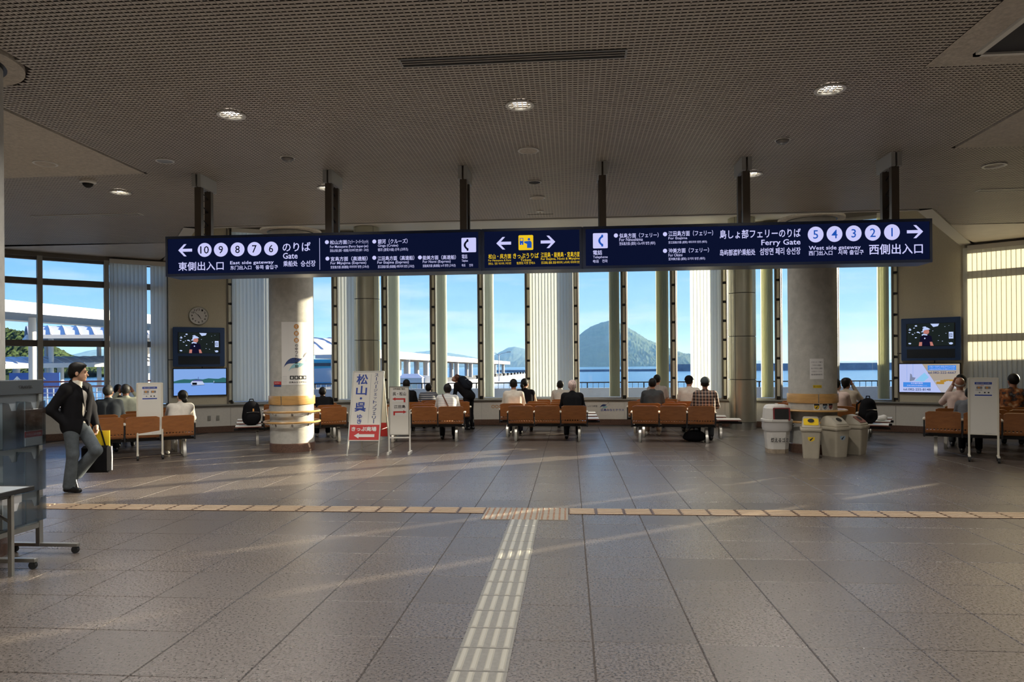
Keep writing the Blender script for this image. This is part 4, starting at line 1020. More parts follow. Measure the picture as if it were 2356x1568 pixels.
tb=thing('folding_table','folding table with dark edged grey top in the lower left corner','table',(-4.29,4.61,0),0)
q=MB(); q.box(-.60,.55,-.55,.56,.640,.668,0); put('table_top',q,mat('laminate_grey',(.45,.48,.50),.25),tb)
q=MB(); q.box(-.61,.56,-.56,-.55,.636,.672); q.box(-.61,.56,.56,.575,.636,.672); q.box(.55,.565,-.56,.575,.636,.672); put('table_edge',q,m_rub,tb,bevel=.004)
for y in(-.42,.44):
    q=MB(); q.box(.46,.492,y-.014,y+.014,0,.64); put('leg',q,m_steel,tb); q=MB(); q.box(-.52,-.488,y-.014,y+.014,0,.64); put('leg',q,m_steel,tb)
q=MB(); q.box(-.5,.48,.43,.45,.10,.13); q.box(-.5,.48,-.43,-.41,.10,.13); q.tube([(.47,.43,.42),(.1,.43,.63)],.012,6); q.tube([(.47,-.42,.42),(.1,-.42,.63)],.012,6); put('stretcher',q,m_steel,tb)
q=MB(); q.box(-.50,.48,-.42,.44,.600,.636); put('under_frame',q,m_black,tb)
# ------------------------------------------------------------------ ceiling fittings
e_lamp=emat('lamp_disc',(1,.95,.85),9)
def downlight(label,x,y,on=True,r=.115,power=1.0):
    o=thing('downlight',label,'ceiling light',(x,y,ZC))
    q=MB(); q.lathe([(r+.03,-.004),(r+.028,-.014),(r,-.012),(r-.02,.01),(r-.035,.03)],28); put('trim_ring',q,m_white,o,smooth=True)
    q=MB(); q.lathe([(r-.035,.022 if on else .01),(.0005,.022 if on else .01)],24); put('lamp_disc',q,e_lamp if on else m_cplain,o)
    if on:
        l=bpy.data.lights.new('downlight_beam','SPOT'); l.energy=LAMP*power; l.spot_size=R_(150); l.spot_blend=.8; l.shadow_soft_size=.09; l.color=(1,.94,.86)
        link('downlight_beam',l,o,loc=(0,0,-.03))
    return o
downlight('lit downlight in the upper left of the ceiling',-2.98,6.96); downlight('bright lit downlight below the long air slot',0,7.0); downlight('lit yellowish downlight in the upper right of the ceiling',2.97,6.90)
downlight('lit downlight near the dome camera',-6.12,9.84); downlight('lit downlight half hidden by the second sign hanger',-3.02,9.93); downlight('lit downlight half hidden by the fifth sign hanger',2.99,9.86)
downlight('unlit downlight at the right of the ceiling',6.11,9.78,False)
for x,y in((-3,4.0),(3,4.0),(-6.1,4.0),(6.1,4.0),(-6.1,6.9),(6.1,6.9),(-3,1.0),(3,1.0),(-3,-2),(3,-2),(0,-2)): downlight('added fill downlight above and behind the viewer',x,y,True)  # unseen lamps carrying on the ceiling rows, added for the light they give
for o in [o for o in COL.objects if o.get('label')=='added fill downlight above and behind the viewer']: o['group']='added downlights out of the picture'
for x,y,lab in((-5.0,14.0,'left end'),(-1.7,13.6,'left middle'),(1.7,13.6,'right middle'),(5.0,14.0,'right end')):  # hidden lamps added in the recess to brighten the benches and window wall
    o=downlight('added fill downlight up in the window recess, '+lab,x,y); o.location.z=RZ
def plate(name,label,cat,x,y,r,mt,h=.012):
    o=thing(name,label,cat,(x,y,ZC)); q=MB(); q.lathe([(r,0),(r,-h),(r*.9,-h-.004),(r*.82,-h)],28); put('ring',q,m_white,o,smooth=True); q=MB(); q.lathe([(r*.84,-h+.002),(.0005,-h+.002)],24); put('face',q,mt,o); return o
plate('ceiling_speaker','pale round ceiling speaker below the middle downlight','speaker',0,8.47,.13,m_cplain)
plate('ceiling_speaker','black faced round ceiling fitting above the sign middle','speaker',0,9.93,.10,m_rub)
plate('ceiling_speaker','round ceiling speaker nearest the sign middle','speaker',0,10.86,.12,m_cplain)
plate('ceiling_speaker','round ceiling speaker on the left plaster field','speaker',-6.12,8.35,.14,m_cplain)
plate('ceiling_speaker','small round fitting at the corner of the left plaster field','speaker',-4.57,8.41,.11,m_sill)
def detector(label,x,y):
    o=thing('smoke_detector',label,'smoke detector',(x,y,ZC)); q=MB(); q.lathe([(.075,0),(.075,-.02),(.05,-.045),(.0005,-.05)],20); put('housing',q,m_bronze,o,smooth=True); q=MB(); q.lathe([(.09,0),(.09,-.008),(.07,-.01)],20); put('base',q,m_white,o)
detector('small dark smoke detector in the left ceiling',-3.0,8.45); detector('small dark smoke detector in the right ceiling',2.97,8.39)
o=thing('dome_camera','white dome camera under the left ceiling','camera',(-6.18,9.22,ZC)); q=MB(); q.lathe([(.105,0),(.105,-.02),(.075,-.035)],24); put('base',q,m_white,o,smooth=True); q=MB(); q.lathe([(.065,-.03),(.06,-.06),(.03,-.085),(.0005,-.09)],20); put('dome',q,m_rub,o,smooth=True)
def slot(label,x0,x1,y,dark):
    o=thing('air_slot',label,'air vent',((x0+x1)/2,y,ZC)); h=(x1-x0)/2
    q=MB(); q.box(-h,h,-.080,-.066,-.008,0); q.box(-h,h,.066,.080,-.008,0); q.box(-h-.015,-h,-.08,.08,-.008,0); q.box(h,h+.015,-.08,.08,-.008,0); put('vent_frame',q,m_sill if dark else m_white,o)
    q=MB(); q.box(-h,h,-.066,.066,-.003,.0); put('vent_dark',q,m_rub if dark else m_bronze,o)
    for yy in(-.022,.022): q=MB(); q.box(-h,h,yy-.005,yy+.005,-.006,-.003); put('vent_blade',q,m_cell if dark else m_white,o)
slot('long dark air slot in the upper middle of the ceiling',-.94,.96,5.93,True); slot('long air slot in the left ceiling above the window',-8.62,-6.72,11.25,False); slot('pale air slot at the right of the ceiling',6.68,8.6,11.18,False)
o=thing('sprinkler','small sprinkler head above the sign','sprinkler',(0,11.84,ZC)); q=MB(); q.cyl((0,0,0),(0,0,-.05),.012,n=8); q.lathe([(.07,-.004),(.05,-.012),(.0005,-.012)],16); put('head',q,m_white,o); q=MB(); q.tube([(-.22,0,-.05),(.22,0,-.05)],.004,5); put('rod',q,m_bronze,o)
# lettering on the dado panels
for a,t,w,h,mt in((-5.6,'○',.09,.09,m_inkor),(-5.25,'○',.09,.09,m_inkor),(-4.9,'○',.09,.09,m_inkor),(-3.8,'のゆったり時間',.42,.055,m_ink),(3.55,'のゆったり時間',.38,.055,m_inkgrey),(5.6,'広島みなとテラス',.62,.07,m_inkblue)):
    i=[k for k in range(13) if CA[k]<=a<CA[k+1]][0]; m,tt,hh=chord(CA[i],CA[i+1]); xx=(a-(CA[i]+CA[i+1])/2)*R_(1)*RW
    text(t,xx,.40 if a>5 else .50,w,h,mt,wall_front,-.016,TR(*m)@rotz(tt),bold=.015)
m,tt,hh=chord(CA[7],CA[8]); wave(.55,lambda me,nm: link(nm,me,wall_front,M=TR(*m)@rotz(tt)@TR(.12,-.015,.52)))
for i,xx in((-1,0),):
    mL,tL,hL=chord(-33.95,-29.12)
    for dx in(.20,.40):
        q=MB(); q.box(-.035,.035,-.02,0,-.06,.06); put('wall_socket',q,m_sill,wall_front,M=TR(*mL)@rotz(tL)@TR(dx,-.012,.36),bevel=.004)
# ------------------------------------------------------------------ people
def A3(*p): return np.array(p,float)
def cone(a,b,ra,rb): return ('c',A3(*a),A3(*b),ra,rb)
def elli(c,r,R=None): return ('e',A3(*c),A3(*r),R)
def bounds(p,m):
    if p[0]=='c':
        r=max(p[3],p[4])+m; return np.minimum(p[1],p[2])-r,np.maximum(p[1],p[2])+r
    r=(np.full(3,p[2].max()) if p[3] is not None else p[2])+m; return p[1]-r,p[1]+r
def sd(p,X,Y,Z):
    if p[0]=='c':
        a,b_,ra,rb=p[1:]; d=b_-a; L=max(d@d,1e-9)
        px,py,pz=X-a[0],Y-a[1],Z-a[2]; t=np.clip((px*d[0]+py*d[1]+pz*d[2])/L,0,1)
        return np.sqrt((px-t*d[0])**2+(py-t*d[1])**2+(pz-t*d[2])**2)-(ra+(rb-ra)*t)
    c,r,R=p[1:]; x,y,z=X-c[0],Y-c[1],Z-c[2]
    if R is not None: x,y,z=(R[0,0]*x+R[1,0]*y+R[2,0]*z,R[0,1]*x+R[1,1]*y+R[2,1]*z,R[0,2]*x+R[1,2]*y+R[2,2]*z)
    k0=np.sqrt((x/r[0])**2+(y/r[1])**2+(z/r[2])**2); k1=np.sqrt((x/r[0]**2)**2+(y/r[1]**2)**2+(z/r[2]**2)**2)+1e-9
    return k0*(k0-1)/k1
def sdf_mesh(name,prims,h,k=.03,cuts=(),holes=(),noise=0):
    """smooth union of prims, minus half spaces (point,normal keeps the side opposite to the normal) and minus holes; naive surface nets"""
    m=k+2*h; lo=np.min([bounds(p,m)[0] for p in prims],0); hi=np.max([bounds(p,m)[1] for p in prims],0)
    n=np.ceil((hi-lo)/h).astype(int)+1; ax=[lo[i]+h*np.arange(n[i]) for i in range(3)]
    D=np.full(n,.5,np.float32)
    def block(p,mm):
        b0,b1=bounds(p,mm); s=[slice(max(0,int((b0[i]-lo[i])/h)),min(n[i],int((b1[i]-lo[i])/h)+2)) for i in range(3)]
        g=np.meshgrid(ax[0][s[0]],ax[1][s[1]],ax[2][s[2]],indexing='ij',sparse=True); return tuple(s),g
    for p in prims:
        s,g=block(p,m); d=sd(p,*g).astype(np.float32); e=D[s]
        hh=np.clip(.5+.5*(e-d)/k,0,1); D[s]=e+(d-e)*hh-k*hh*(1-hh)
    for p in holes:
        s,g=block(p,m); D[s]=np.maximum(D[s],-sd(p,*g))
    if cuts:
        g=np.meshgrid(*ax,indexing='ij',sparse=True)
        for (q,nn) in cuts: D=np.maximum(D,((g[0]-q[0])*nn[0]+(g[1]-q[1])*nn[1]+(g[2]-q[2])*nn[2]).astype(np.float32))
    S=D<0
    c=np.zeros(np.array(D.shape)-1,np.int8)
    for i in(0,1):
        for j in(0,1):
            for l in(0,1): c+=S[i:c.shape[0]+i,j:c.shape[1]+j,l:c.shape[2]+l]
    act=(c>0)&(c<8); idx=np.full(act.shape,-1,np.int64); ids=np.argwhere(act); idx[act]=np.arange(len(ids))
    acc=np.zeros((len(ids),3)); cnt=np.zeros(len(ids))
    off=[(i,j,l) for i in(0,1) for j in(0,1) for l in(0,1)]
    for a in off:
        for axx in range(3):
            if a[axx]==1: continue
            b_=list(a); b_[axx]=1
            d0=D[ids[:,0]+a[0],ids[:,1]+a[1],ids[:,2]+a[2]]; d1=D[ids[:,0]+b_[0],ids[:,1]+b_[1],ids[:,2]+b_[2]]
            mk=(d0<0)!=(d1<0); t=np.where(mk,d0/(d0-d1+1e-12),0)
            pt=np.tile(np.array(a,float),(len(ids),1)); pt[:,axx]+=t
            acc[mk]+=pt[mk]; cnt[mk]+=1
    v=lo+h*(ids+acc/np.maximum(cnt,1)[:,None]); F=[]
    for axx in range(3):
        s0=[slice(None)]*3; s1=[slice(None)]*3; s0[axx]=slice(0,-1); s1[axx]=slice(1,None)
        e=np.argwhere(S[tuple(s0)]!=S[tuple(s1)]); o1,o2=[(1,2),(2,0),(0,1)][axx]
        e=e[(e[:,o1]>0)&(e[:,o2]>0)&(e[:,o1]<act.shape[o1])&(e[:,o2]<act.shape[o2])]
        ins=S[e[:,0],e[:,1],e[:,2]]
        def cell(da,db): q=e.copy(); q[:,o1]-=da; q[:,o2]-=db; return idx[q[:,0],q[:,1],q[:,2]]
        Q=np.stack([cell(1,1),cell(0,1),cell(0,0),cell(1,0)],1); Q[~ins]=Q[~ins][:,::-1]; F.append(Q)
    F=np.concatenate(F); F=F[(F>=0).all(1)]
    me=bpy.data.meshes.new(name); me.vertices.add(len(v)); me.vertices.foreach_set('co',v.ravel())
    me.loops.add(F.size); me.loops.foreach_set('vertex_index',F.ravel().astype(np.int32)); me.polygons.add(len(F))
    me.polygons.foreach_set('loop_start',np.arange(0,F.size,4,dtype=np.int32)); me.polygons.foreach_set('loop_total',np.full(len(F),4,np.int32)); me.polygons.foreach_set('use_smooth',np.ones(len(F),bool))
    me.update(calc_edges=True); me.validate(); return me
def grow(prims,d):
    o=[]
    for p in prims:
        if p[0]=='c': o.append(('c',p[1],p[2],p[3]+d,p[4]+d))
        else: o.append(('e',p[1],p[2]+d,p[3]))
    return o
def rot3(yaw,pitch,roll=0): return np.array(Matrix.Rotation(yaw,3,'Z')@Matrix.Rotation(-pitch,3,'X')@Matrix.Rotation(roll,3,'Y'))
def fingers(w,d,up,side,curl,s=1.0):
    """palm and five fingers from wrist w along d; up = back of the hand, side = thumb side"""
    d=d/np.linalg.norm(d); side=side-d*(side@d); side/=np.linalg.norm(side); up=np.cross(side,d)*1.0
    P=[cone(w,w+d*.03,.026*s,.028*s)]
    for k,off in enumerate((-.027,-.009,.009,.027)): P.append(cone(w+d*.02+side*off*.6,w+d*.085*s+side*off,.016*s,.013*s))
    L=(.062,.078,.084,.075)
    for k,off in enumerate((-.029,-.010,.010,.029)):
        a=w+d*.085*s+side*off; c1=math.cos(curl*.5);s1=math.sin(curl*.5)
        b_=a+(d*c1-up*s1)*L[k]*.5*s; e=b_+(d*math.cos(curl*1.4)-up*math.sin(curl*1.4))*L[k]*.5*s
        P+=[cone(a,b_,.0105*s,.0095*s),cone(b_,e,.0095*s,.0080*s)]
    a=w+d*.025*s+side*.022; b_=a+(d*.6+side*.75-up*.2)*.042*s; e=b_+(d*.9+side*.25-up*.3)*.034*s
    P+=[cone(a,b_,.014*s,.012*s),cone(b_,e,.0115*s,.009*s)]
    return P
def head_prims(H,R):
    def T(*p): return H+R@A3(*p)
    return [elli(T(0,-.012,.028),(.076,.096,.098),R),elli(T(0,.030,-.035),(.060,.064,.078),R),cone(T(0,.072,-.085),T(0,.060,-.080),.022,.026),
      cone(T(0,.086,.008),T(0,.110,-.028),.008,.012),elli(T(.078,-.006,-.012),(.010,.020,.032),R),elli(T(-.078,-.006,-.012),(.010,.020,.032),R),cone(T(-.03,.086,.022),T(.03,.086,.022),.012,.012),
      cone(T(-.018,.088,-.058),T(.018,.088,-.058),.007,.007)]
HAIR={}
def person(label,loc,rz,top,bottom,hairm,skin,lean=6,hy=0,hp=8,arms='lap',sleeve='long',hair='short',shoe=None,scale=1.0,h=.0125,sit=True,extra=None,group=None,twist=0,parts=None,slump=0,jacket=None):
    o=thing('person',label,'person',loc,rz,group); o.scale=(scale,)*3
    P=A3(0,0,.515) if sit else A3(0,0,.90)
    la=R_(lean); dr=A3(math.sin(R_(twist))*math.sin(la),math.cos(R_(twist))*math.sin(la),math.cos(la))
    dr2=A3(dr[0]*1.6,dr[1]*1.6+.02,dr[2]); dr2/=np.linalg.norm(dr2)
    wa=P+dr*.20; ch=wa+dr2*.16; N=ch+dr2*.14+A3(0,-.0,0); sh=[ch+dr2*.075+A3(s*.178,0,0) for s in(-1,1)]
    Rh=rot3(R_(hy),R_(-hp)); 
    nd=dr2*.7+A3(0,.12,.55); nd/=np.linalg.norm(nd); H=N+nd*.155
    torso=[elli(P+A3(0,-.01,0),(.165,.125,.115)),cone(P+A3(-.065,0,.02),ch+A3(-.075,0,0),.108,.112),cone(P+A3(.065,0,.02),ch+A3(.075,0,0),.108,.112),cone(sh[0]*.86+ch*.14+dr2*.02,sh[1]*.86+ch*.14+dr2*.02,.062,.062)]
    neck=[cone(N-dr2*.05,H+Rh@A3(0,-.015,-.03),.058,.052)]
    hips=[P+A3(s*.088,.02,-.02) for s in(-1,1)]
    if sit:
        knees=[A3(s*.13,.42,.47) for s in(-1,1)]; ank=[A3(s*.13,.40,.085) for s in(-1,1)]
    else:
        knees=[A3(s*.10,.03,.48) for s in(-1,1)]; ank=[A3(s*.10,-.02,.085) for s in(-1,1)]
    legs=[];feet=[]
    for s in(0,1):
        legs+=[cone(hips[s],knees[s],.082,.058),cone(knees[s],ank[s],.056,.038)]
        feet+=[cone(ank[s]+A3(0,-.03,-.045),ank[s]+A3(0,.15,-.052),.036,.030),cone(ank[s],ank[s]+A3(0,.03,-.035),.038,.038)]
    el_,wr=[],[]
    for s in(0,1):
        sg_=(-1,1)[s]; mode=arms if isinstance(arms,str) else arms[s]
        if mode=='lap': e=sh[s]+A3(sg_*.055,.06,-.235); w=P+A3(sg_*.09,.27,.10)
        elif mode=='phone': e=sh[s]+A3(sg_*.05,.10,-.22); w=ch+A3(sg_*.06,.30,-.10)
        elif mode=='raised': e=sh[s]+A3(sg_*.10,.16,-.12); w=H+A3(sg_*.11,.10,-.02)
        elif mode=='head': e=sh[s]+A3(sg_*.16,.06,-.10); w=H+A3(sg_*.13,.02,-.03)
        else: e=sh[s]+A3(sg_*.06,.0,-.26); w=e+A3(0,.06,-.22)
        el_.append(e); wr.append(w)
    arm=[];slv=[];hands=[]
    for s in(0,1):
        arm+=[cone(sh[s],el_[s],.050,.042),cone(el_[s],wr[s],.040,.027)]
        if sleeve=='long': slv+=[cone(sh[s],el_[s],.062,.052),cone(el_[s],el_[s]+(wr[s]-el_[s])*.93,.050,.036)]
        else: slv+=[cone(sh[s],sh[s]+(el_[s]-sh[s])*.72,.064,.060)]
        d=wr[s]-el_[s]; hands+=fingers(wr[s],d,A3(0,0,1),A3((1,-1)[s],.2,.3),.5)
    body=torso+neck+head_prims(H,Rh)+arm+legs+feet
    link('body',sdf_mesh('body',grow(torso,-.012)+neck+head_prims(H,Rh)+arm+grow(legs,-.008)+feet,h,.022),o).data.materials.append(skin)
    link('hand',sdf_mesh('hand',hands,.0085,.008),o).data.materials.append(skin)
    # clothes
    link('top',sdf_mesh('top',grow(torso,.012)+slv+[cone(N-dr2*.06,N+nd*.012,.070,.064)],h,.034),o).data.materials.append(top)
    hipg=[elli(P+A3(0,-.01,-.01),(.172,.130,.105))]+[cone(hips[s],knees[s],.093,.070) for s in(0,1)]+[cone(knees[s],ank[s]+A3(0,0,.03),.068,.058) for s in(0,1)]
    link('trousers',sdf_mesh('trousers',hipg,h*1.1,.02),o).data.materials.append(bottom)
    for s in(0,1): link('shoe',sdf_mesh('shoe',[cone(ank[s]+A3(0,-.035,-.045),ank[s]+A3(0,.16,-.05),.040,.034),cone(ank[s]+A3(0,0,-.01),ank[s]+A3(0,.03,-.04),.045,.042)],h,.015,cuts=[(A3(0,0,.004),A3(0,0,-1))]),o).data.materials.append(shoe or m_black)
    add_head(o,H,Rh,hair,hairm,h)
    if extra: extra(o,dict(P=P,N=N,H=H,ch=ch,sh=sh,Rh=Rh,dr=dr,dr2=dr2,wr=wr))
    return o
def add_head(o,H,R,hair,hairm,h):
    def T(*p): return H+R@A3(*p)
    nf=R@A3(0,.86,-.50); 
    if hair=='bald':
        pr=[elli(T(0,-.016,.020),(.082,.100,.085),R)]; cuts=[(T(0,.02,.0),R@A3(0,1,0)),(T(0,0,.045),R@A3(0,-.45,.9)),(T(0,0,-.075),R@A3(0,.2,-1))]
    else:
        pr=[elli(T(0,-.016,.034),(.088,.108,.107),R)]; cuts=[(T(0,.040,.055),nf),(T(0,-.02,-.070),R@A3(0,.25,-1))]
        if hair=='long': pr+=[cone(T(0,-.07,.0),T(0,-.075,-.16),.085,.07)]; cuts=[cuts[0]]
        if hair=='pony': pr+=[cone(T(0,-.105,.03),T(.0,-.135,-.02),.035,.038),cone(T(0,-.135,-.02),T(.0,-.125,-.17),.036,.014)]; cuts=[(T(0,.040,.055),nf)]
        if hair=='bun': pr+=[elli(T(0,-.12,-.02),(.055,.05,.05),R)]; cuts=[(T(0,.040,.055),nf)]
        if hair=='thick': pr=[elli(T(0,-.018,.030),(.084,.105,.104),R),elli(T(0,-.012,.075),(.088,.102,.068),R),elli(T(.015,.045,.085),(.058,.048,.040),R),cone(T(0,-.085,-.01),T(0,-.07,-.06),.04,.03)]; cuts=[(T(0,.060,.050),nf),(T(0,-.02,-.07),R@A3(0,.25,-1))]
    link('hair',sdf_mesh('hair',pr,h*.8,.02,cuts=cuts),o).data.materials.append(hairm)
    for s in(-1,1):
        q=MB(); c=T(s*.031,.079,.004); q.lathe([(.0001,-.007),(.006,-.005),(.009,0),(.006,.005),(.0001,.007)],10,tuple(c)); put('eye',q,m_eye,o,smooth=True)
        q=MB(); q.tube([tuple(T(s*.048,.082,.030)),tuple(T(s*.030,.093,.036)),tuple(T(s*.014,.094,.032))],.003,5); put('eyebrow',q,hairm,o)
m_eye=mat('eye',(.03,.02,.015),.2)
sk=[mat('skin_a',(.52,.30,.20),.5),mat('skin_b',(.42,.22,.14),.5),mat('skin_c',(.34,.16,.10),.5)]
hb=mat('hair_black',(.007,.006,.006),.55,spec=.25,noise=(60,.5,2)); hbr=mat('hair_brown',(.10,.035,.018),.45,noise=(60,.5,2)); hg=mat('hair_grey',(.050,.050,.048),.5,noise=(50,.6,2)); hp_=mat('hair_pink',(.66,.50,.46),.6,noise=(30,.5,3)); hw=mat('hair_white',(.42,.41,.39),.5,noise=(50,.4,2))
def cloth(n,c,r=.9): return mat('cloth_'+n,c,r,spec=.12,noise=(14,.08,3),bump=(16,.12))
def striped(n,a,b_,sc,axis):
    m=mat('cloth_'+n,a,.85); nt=m.node_tree; t=nt.nodes.new('ShaderNodeTexCoord'); w=nt.nodes.new('ShaderNodeTexWave'); w.wave_type='BANDS'; w.bands_direction=axis; w.inputs['Scale'].default_value=sc
    r=nt.nodes.new('ShaderNodeValToRGB'); r.color_ramp.elements[0].position=.25; r.color_ramp.elements[1].position=.42; r.color_ramp.elements[0].color=(*b_,1); r.color_ramp.elements[1].color=(*a,1)
    nt.links.new(t.outputs['Object'],w.inputs[0]); nt.links.new(w.outputs[0],r.inputs[0]); nt.links.new(r.outputs[0],nt.nodes['Principled BSDF'].inputs['Base Color']); return m
def plaid(n):
    m=striped(n,(.025,.018,.02),(.22,.12,.08),5,'X'); nt=m.node_tree; t=nt.nodes.new('ShaderNodeTexCoord'); w=nt.nodes.new('ShaderNodeTexWave'); w.bands_direction='Z'; w.inputs['Scale'].default_value=5
    r=nt.nodes.new('ShaderNodeValToRGB'); r.color_ramp.elements[0].position=.12; r.color_ramp.elements[1].position=.25; r.color_ramp.elements[0].color=(.20,.17,.15,1); r.color_ramp.elements[1].color=(0,0,0,1)
    a=nt.nodes.new('ShaderNodeMix'); a.data_type='RGBA'; a.blend_type='ADD'; a.inputs[0].default_value=1; b_=nt.nodes['Principled BSDF']; src=b_.inputs['Base Color'].links[0].from_socket
    nt.links.new(t.outputs['Object'],w.inputs[0]); nt.links.new(w.outputs[0],r.inputs[0]); nt.links.new(src,a.inputs[6]); nt.links.new(r.outputs[0],a.inputs[7]); nt.links.new(a.outputs[2],b_.inputs['Base Color']); return m
def floral(n):
    m=mat('cloth_'+n,(.03,.03,.03),.8); nt=m.node_tree; t=nt.nodes.new('ShaderNodeTexCoord'); w=nt.nodes.new('ShaderNodeTexNoise'); w.inputs['Scale'].default_value=9; w.inputs['Detail'].default_value=2
    r=nt.nodes.new('ShaderNodeValToRGB'); e=r.color_ramp.elements; e[0].position=.40; e[0].color=(.012,.014,.016,1); e[1].position=.55; e[1].color=(.32,.10,.02,1); x=e.new(.66); x.color=(.50,.34,.18,1); x=e.new(.34); x.color=(.10,.10,.11,1)
    nt.links.new(t.outputs['Object'],w.inputs[0]); nt.links.new(w.outputs[0],r.inputs[0]); nt.links.new(r.outputs[0],nt.nodes['Principled BSDF'].inputs['Base Color']); return m
c_white=cloth('white',(.66,.62,.55)); c_wh2=cloth('offwhite',(.60,.57,.52)); c_black=cloth('black',(.009,.009,.011)); c_suit=cloth('charcoal',(.032,.038,.046)); c_grey=cloth('grey',(.16,.17,.19)); c_jean=cloth('navy_trousers',(.03,.035,.055)); c_pink=cloth('pale_pink',(.60,.47,.42)); c_cream=cloth('cream',(.58,.50,.38)); c_beige=cloth('beige',(.42,.36,.29)); c_dkgrey=cloth('dark_grey',(.055,.06,.065))
c_str=striped('striped_white',(.60,.60,.58),(.33,.36,.40),9,'Z'); c_strv=striped('striped_grey',(.42,.38,.35),(.24,.22,.22),16,'X'); c_plaid=plaid('plaid'); c_flor=floral('floral')
m_shoew=mat('shoe_white',(.6,.58,.52),.5); m_strap=mat('leather_strap',(.10,.035,.02),.5)
def sit(label,b,i,n=3,dx=0,dy=.0,yaw=0,**k):
    p,rz=seat_pos(B[b],i,n,.02+dy,dx); return person(label,(p.x,p.y,0),rz+R_(yaw),**k)
def cap(o,J,mt,brim=True):
    T=lambda *p: J['H']+J['Rh']@A3(*p); R=J['Rh']
    link('cap',sdf_mesh('cap',[elli(T(0,-.014,.045),(.096,.116,.100),R)],.009,.02,cuts=[(T(0,0,.038),R@A3(0,.12,-1))]),o).data.materials.append(mt)
    link('cap_brim',sdf_mesh('cap_brim',[elli(T(0,.105,.042),(.078,.085,.012),R)],.008,.01),o).data.materials.append(mt)
def mask(o,J):
    T=lambda *p: J['H']+J['Rh']@A3(*p)
    link('mask',sdf_mesh('mask',[elli(T(0,.045,-.045),(.064,.062,.055),J['Rh'])],.009,.01,cuts=[(T(0,.03,0),J['Rh']@A3(0,-1,0))]),o).data.materials.append(m_paper)
def strap(o,J):
    a=J['sh'][0]*.7+J['N']*.3; q=MB(); y=-.145
    pts=[tuple(a+A3(.02,.02,.075)),tuple(a+A3(.03,-.10,.05)),tuple(J['ch']+A3(-.02,-.150,0)),tuple(J['P']+A3(.10,-.150,.10))]
    q.tube(pts,.014,6); put('shoulder_strap',q,m_strap,o,smooth=True)
# left group
sit('grey haired man in a dark suit seen from behind on a left bench','L2',0,dx=.12,top=c_suit,bottom=c_suit,hairm=hg,skin=sk[1],lean=4,hy=-22,hp=12,hair='short',extra=lambda o,J: link('shirt_collar',sdf_mesh('shirt_collar',[cone(J['N']-J['dr2']*.02,J['N']+A3(0,.012,.030),.066,.062)],.01,.01),o).data.materials.append(c_white))
sit('grey haired sitter in a pale green top beyond the suited man','L3',0,dx=.35,top=cloth('pale_green',(.52,.56,.45)),bottom=c_jean,hairm=hg,skin=sk[2],lean=8,hy=-20,arms='head')
sit('sitter with black hair mostly hidden beyond the suited man','L4',0,dx=.25,top=c_black,bottom=c_jean,hairm=hb,skin=sk[1],lean=14)
sit('woman in a white blouse bent forward on the front left bench','L1',2,top=c_white,bottom=c_cream,hairm=hb,skin=sk[0],lean=20,hy=28,hp=28,hair='bun',arms='phone',twist=25,shoe=m_shoew,scale=.97)
# behind the poster column
sit('dark haired sitter in white half hidden by the left poster column','G1',0,dx=.10,top=cloth('lavender',(.50,.49,.56)),bottom=c_black,hairm=hb,skin=sk[1],lean=12,hy=20,hp=18)
sit('sitter in black and white top right of the left poster column','G2',2,dx=-.1,top=c_black,bottom=c_black,hairm=hb,skin=sk[1],lean=24,hp=30,shoe=m_shoew,scale=.95)
# behind the two signs
sit('dark haired sitter behind the small arrow stand','B3',0,dx=-.15,top=c_black,bottom=c_black,hairm=hb,skin=sk[1],lean=6)
sit('sitter in a navy striped top right of the small arrow stand','B4',1,dx=-.1,top=striped('navy_stripe',(.05,.06,.09),(.5,.5,.5),6,'Z'),bottom=c_black,hairm=hb,skin=sk[1],lean=30,hp=40)
sit('sitter in white striped shirt with brown shoulder strap, head bowed','B1',2,dx=-.10,top=c_str,bottom=c_black,hairm=hb,skin=sk[1],lean=20,hp=38,extra=strap,sleeve='short',scale=1.0)
# middle group
sit('short haired man in white shirt left in the middle group','C2',0,dx=.02,top=c_white,bottom=c_jean,hairm=hb,skin=sk[1],lean=3,hp=4)
sit('woman with black ponytail and dark vest over cream sleeves','C3',0,dx=.22,top=c_black,bottom=c_beige,hairm=hb,skin=sk[0],lean=6,hy=-30,hp=10,hair='pony',sleeve='short',extra=lambda o,J:[link('sleeve',sdf_mesh('sleeve',[cone(J['sh'][s]*1.0,J['sh'][s]+A3((-1,1)[s]*.06,.06,-.24),.064,.058)],.012,.02),o).data.materials.append(c_cream) for s in(0,1)])
sit('man in white shirt bowed forward before the middle blinds','C4',2,dx=.03,top=c_wh2,bottom=c_jean,hairm=hb,skin=sk[1],lean=22,hy=18,hp=32,twist=-20)
sit('person with pink hair in a black jacket on the front middle bench','C1',2,dx=-.03,top=c_black,bottom=c_black,hairm=hp_,skin=sk[0],lean=10,hp=26,hair='thick',arms='phone')
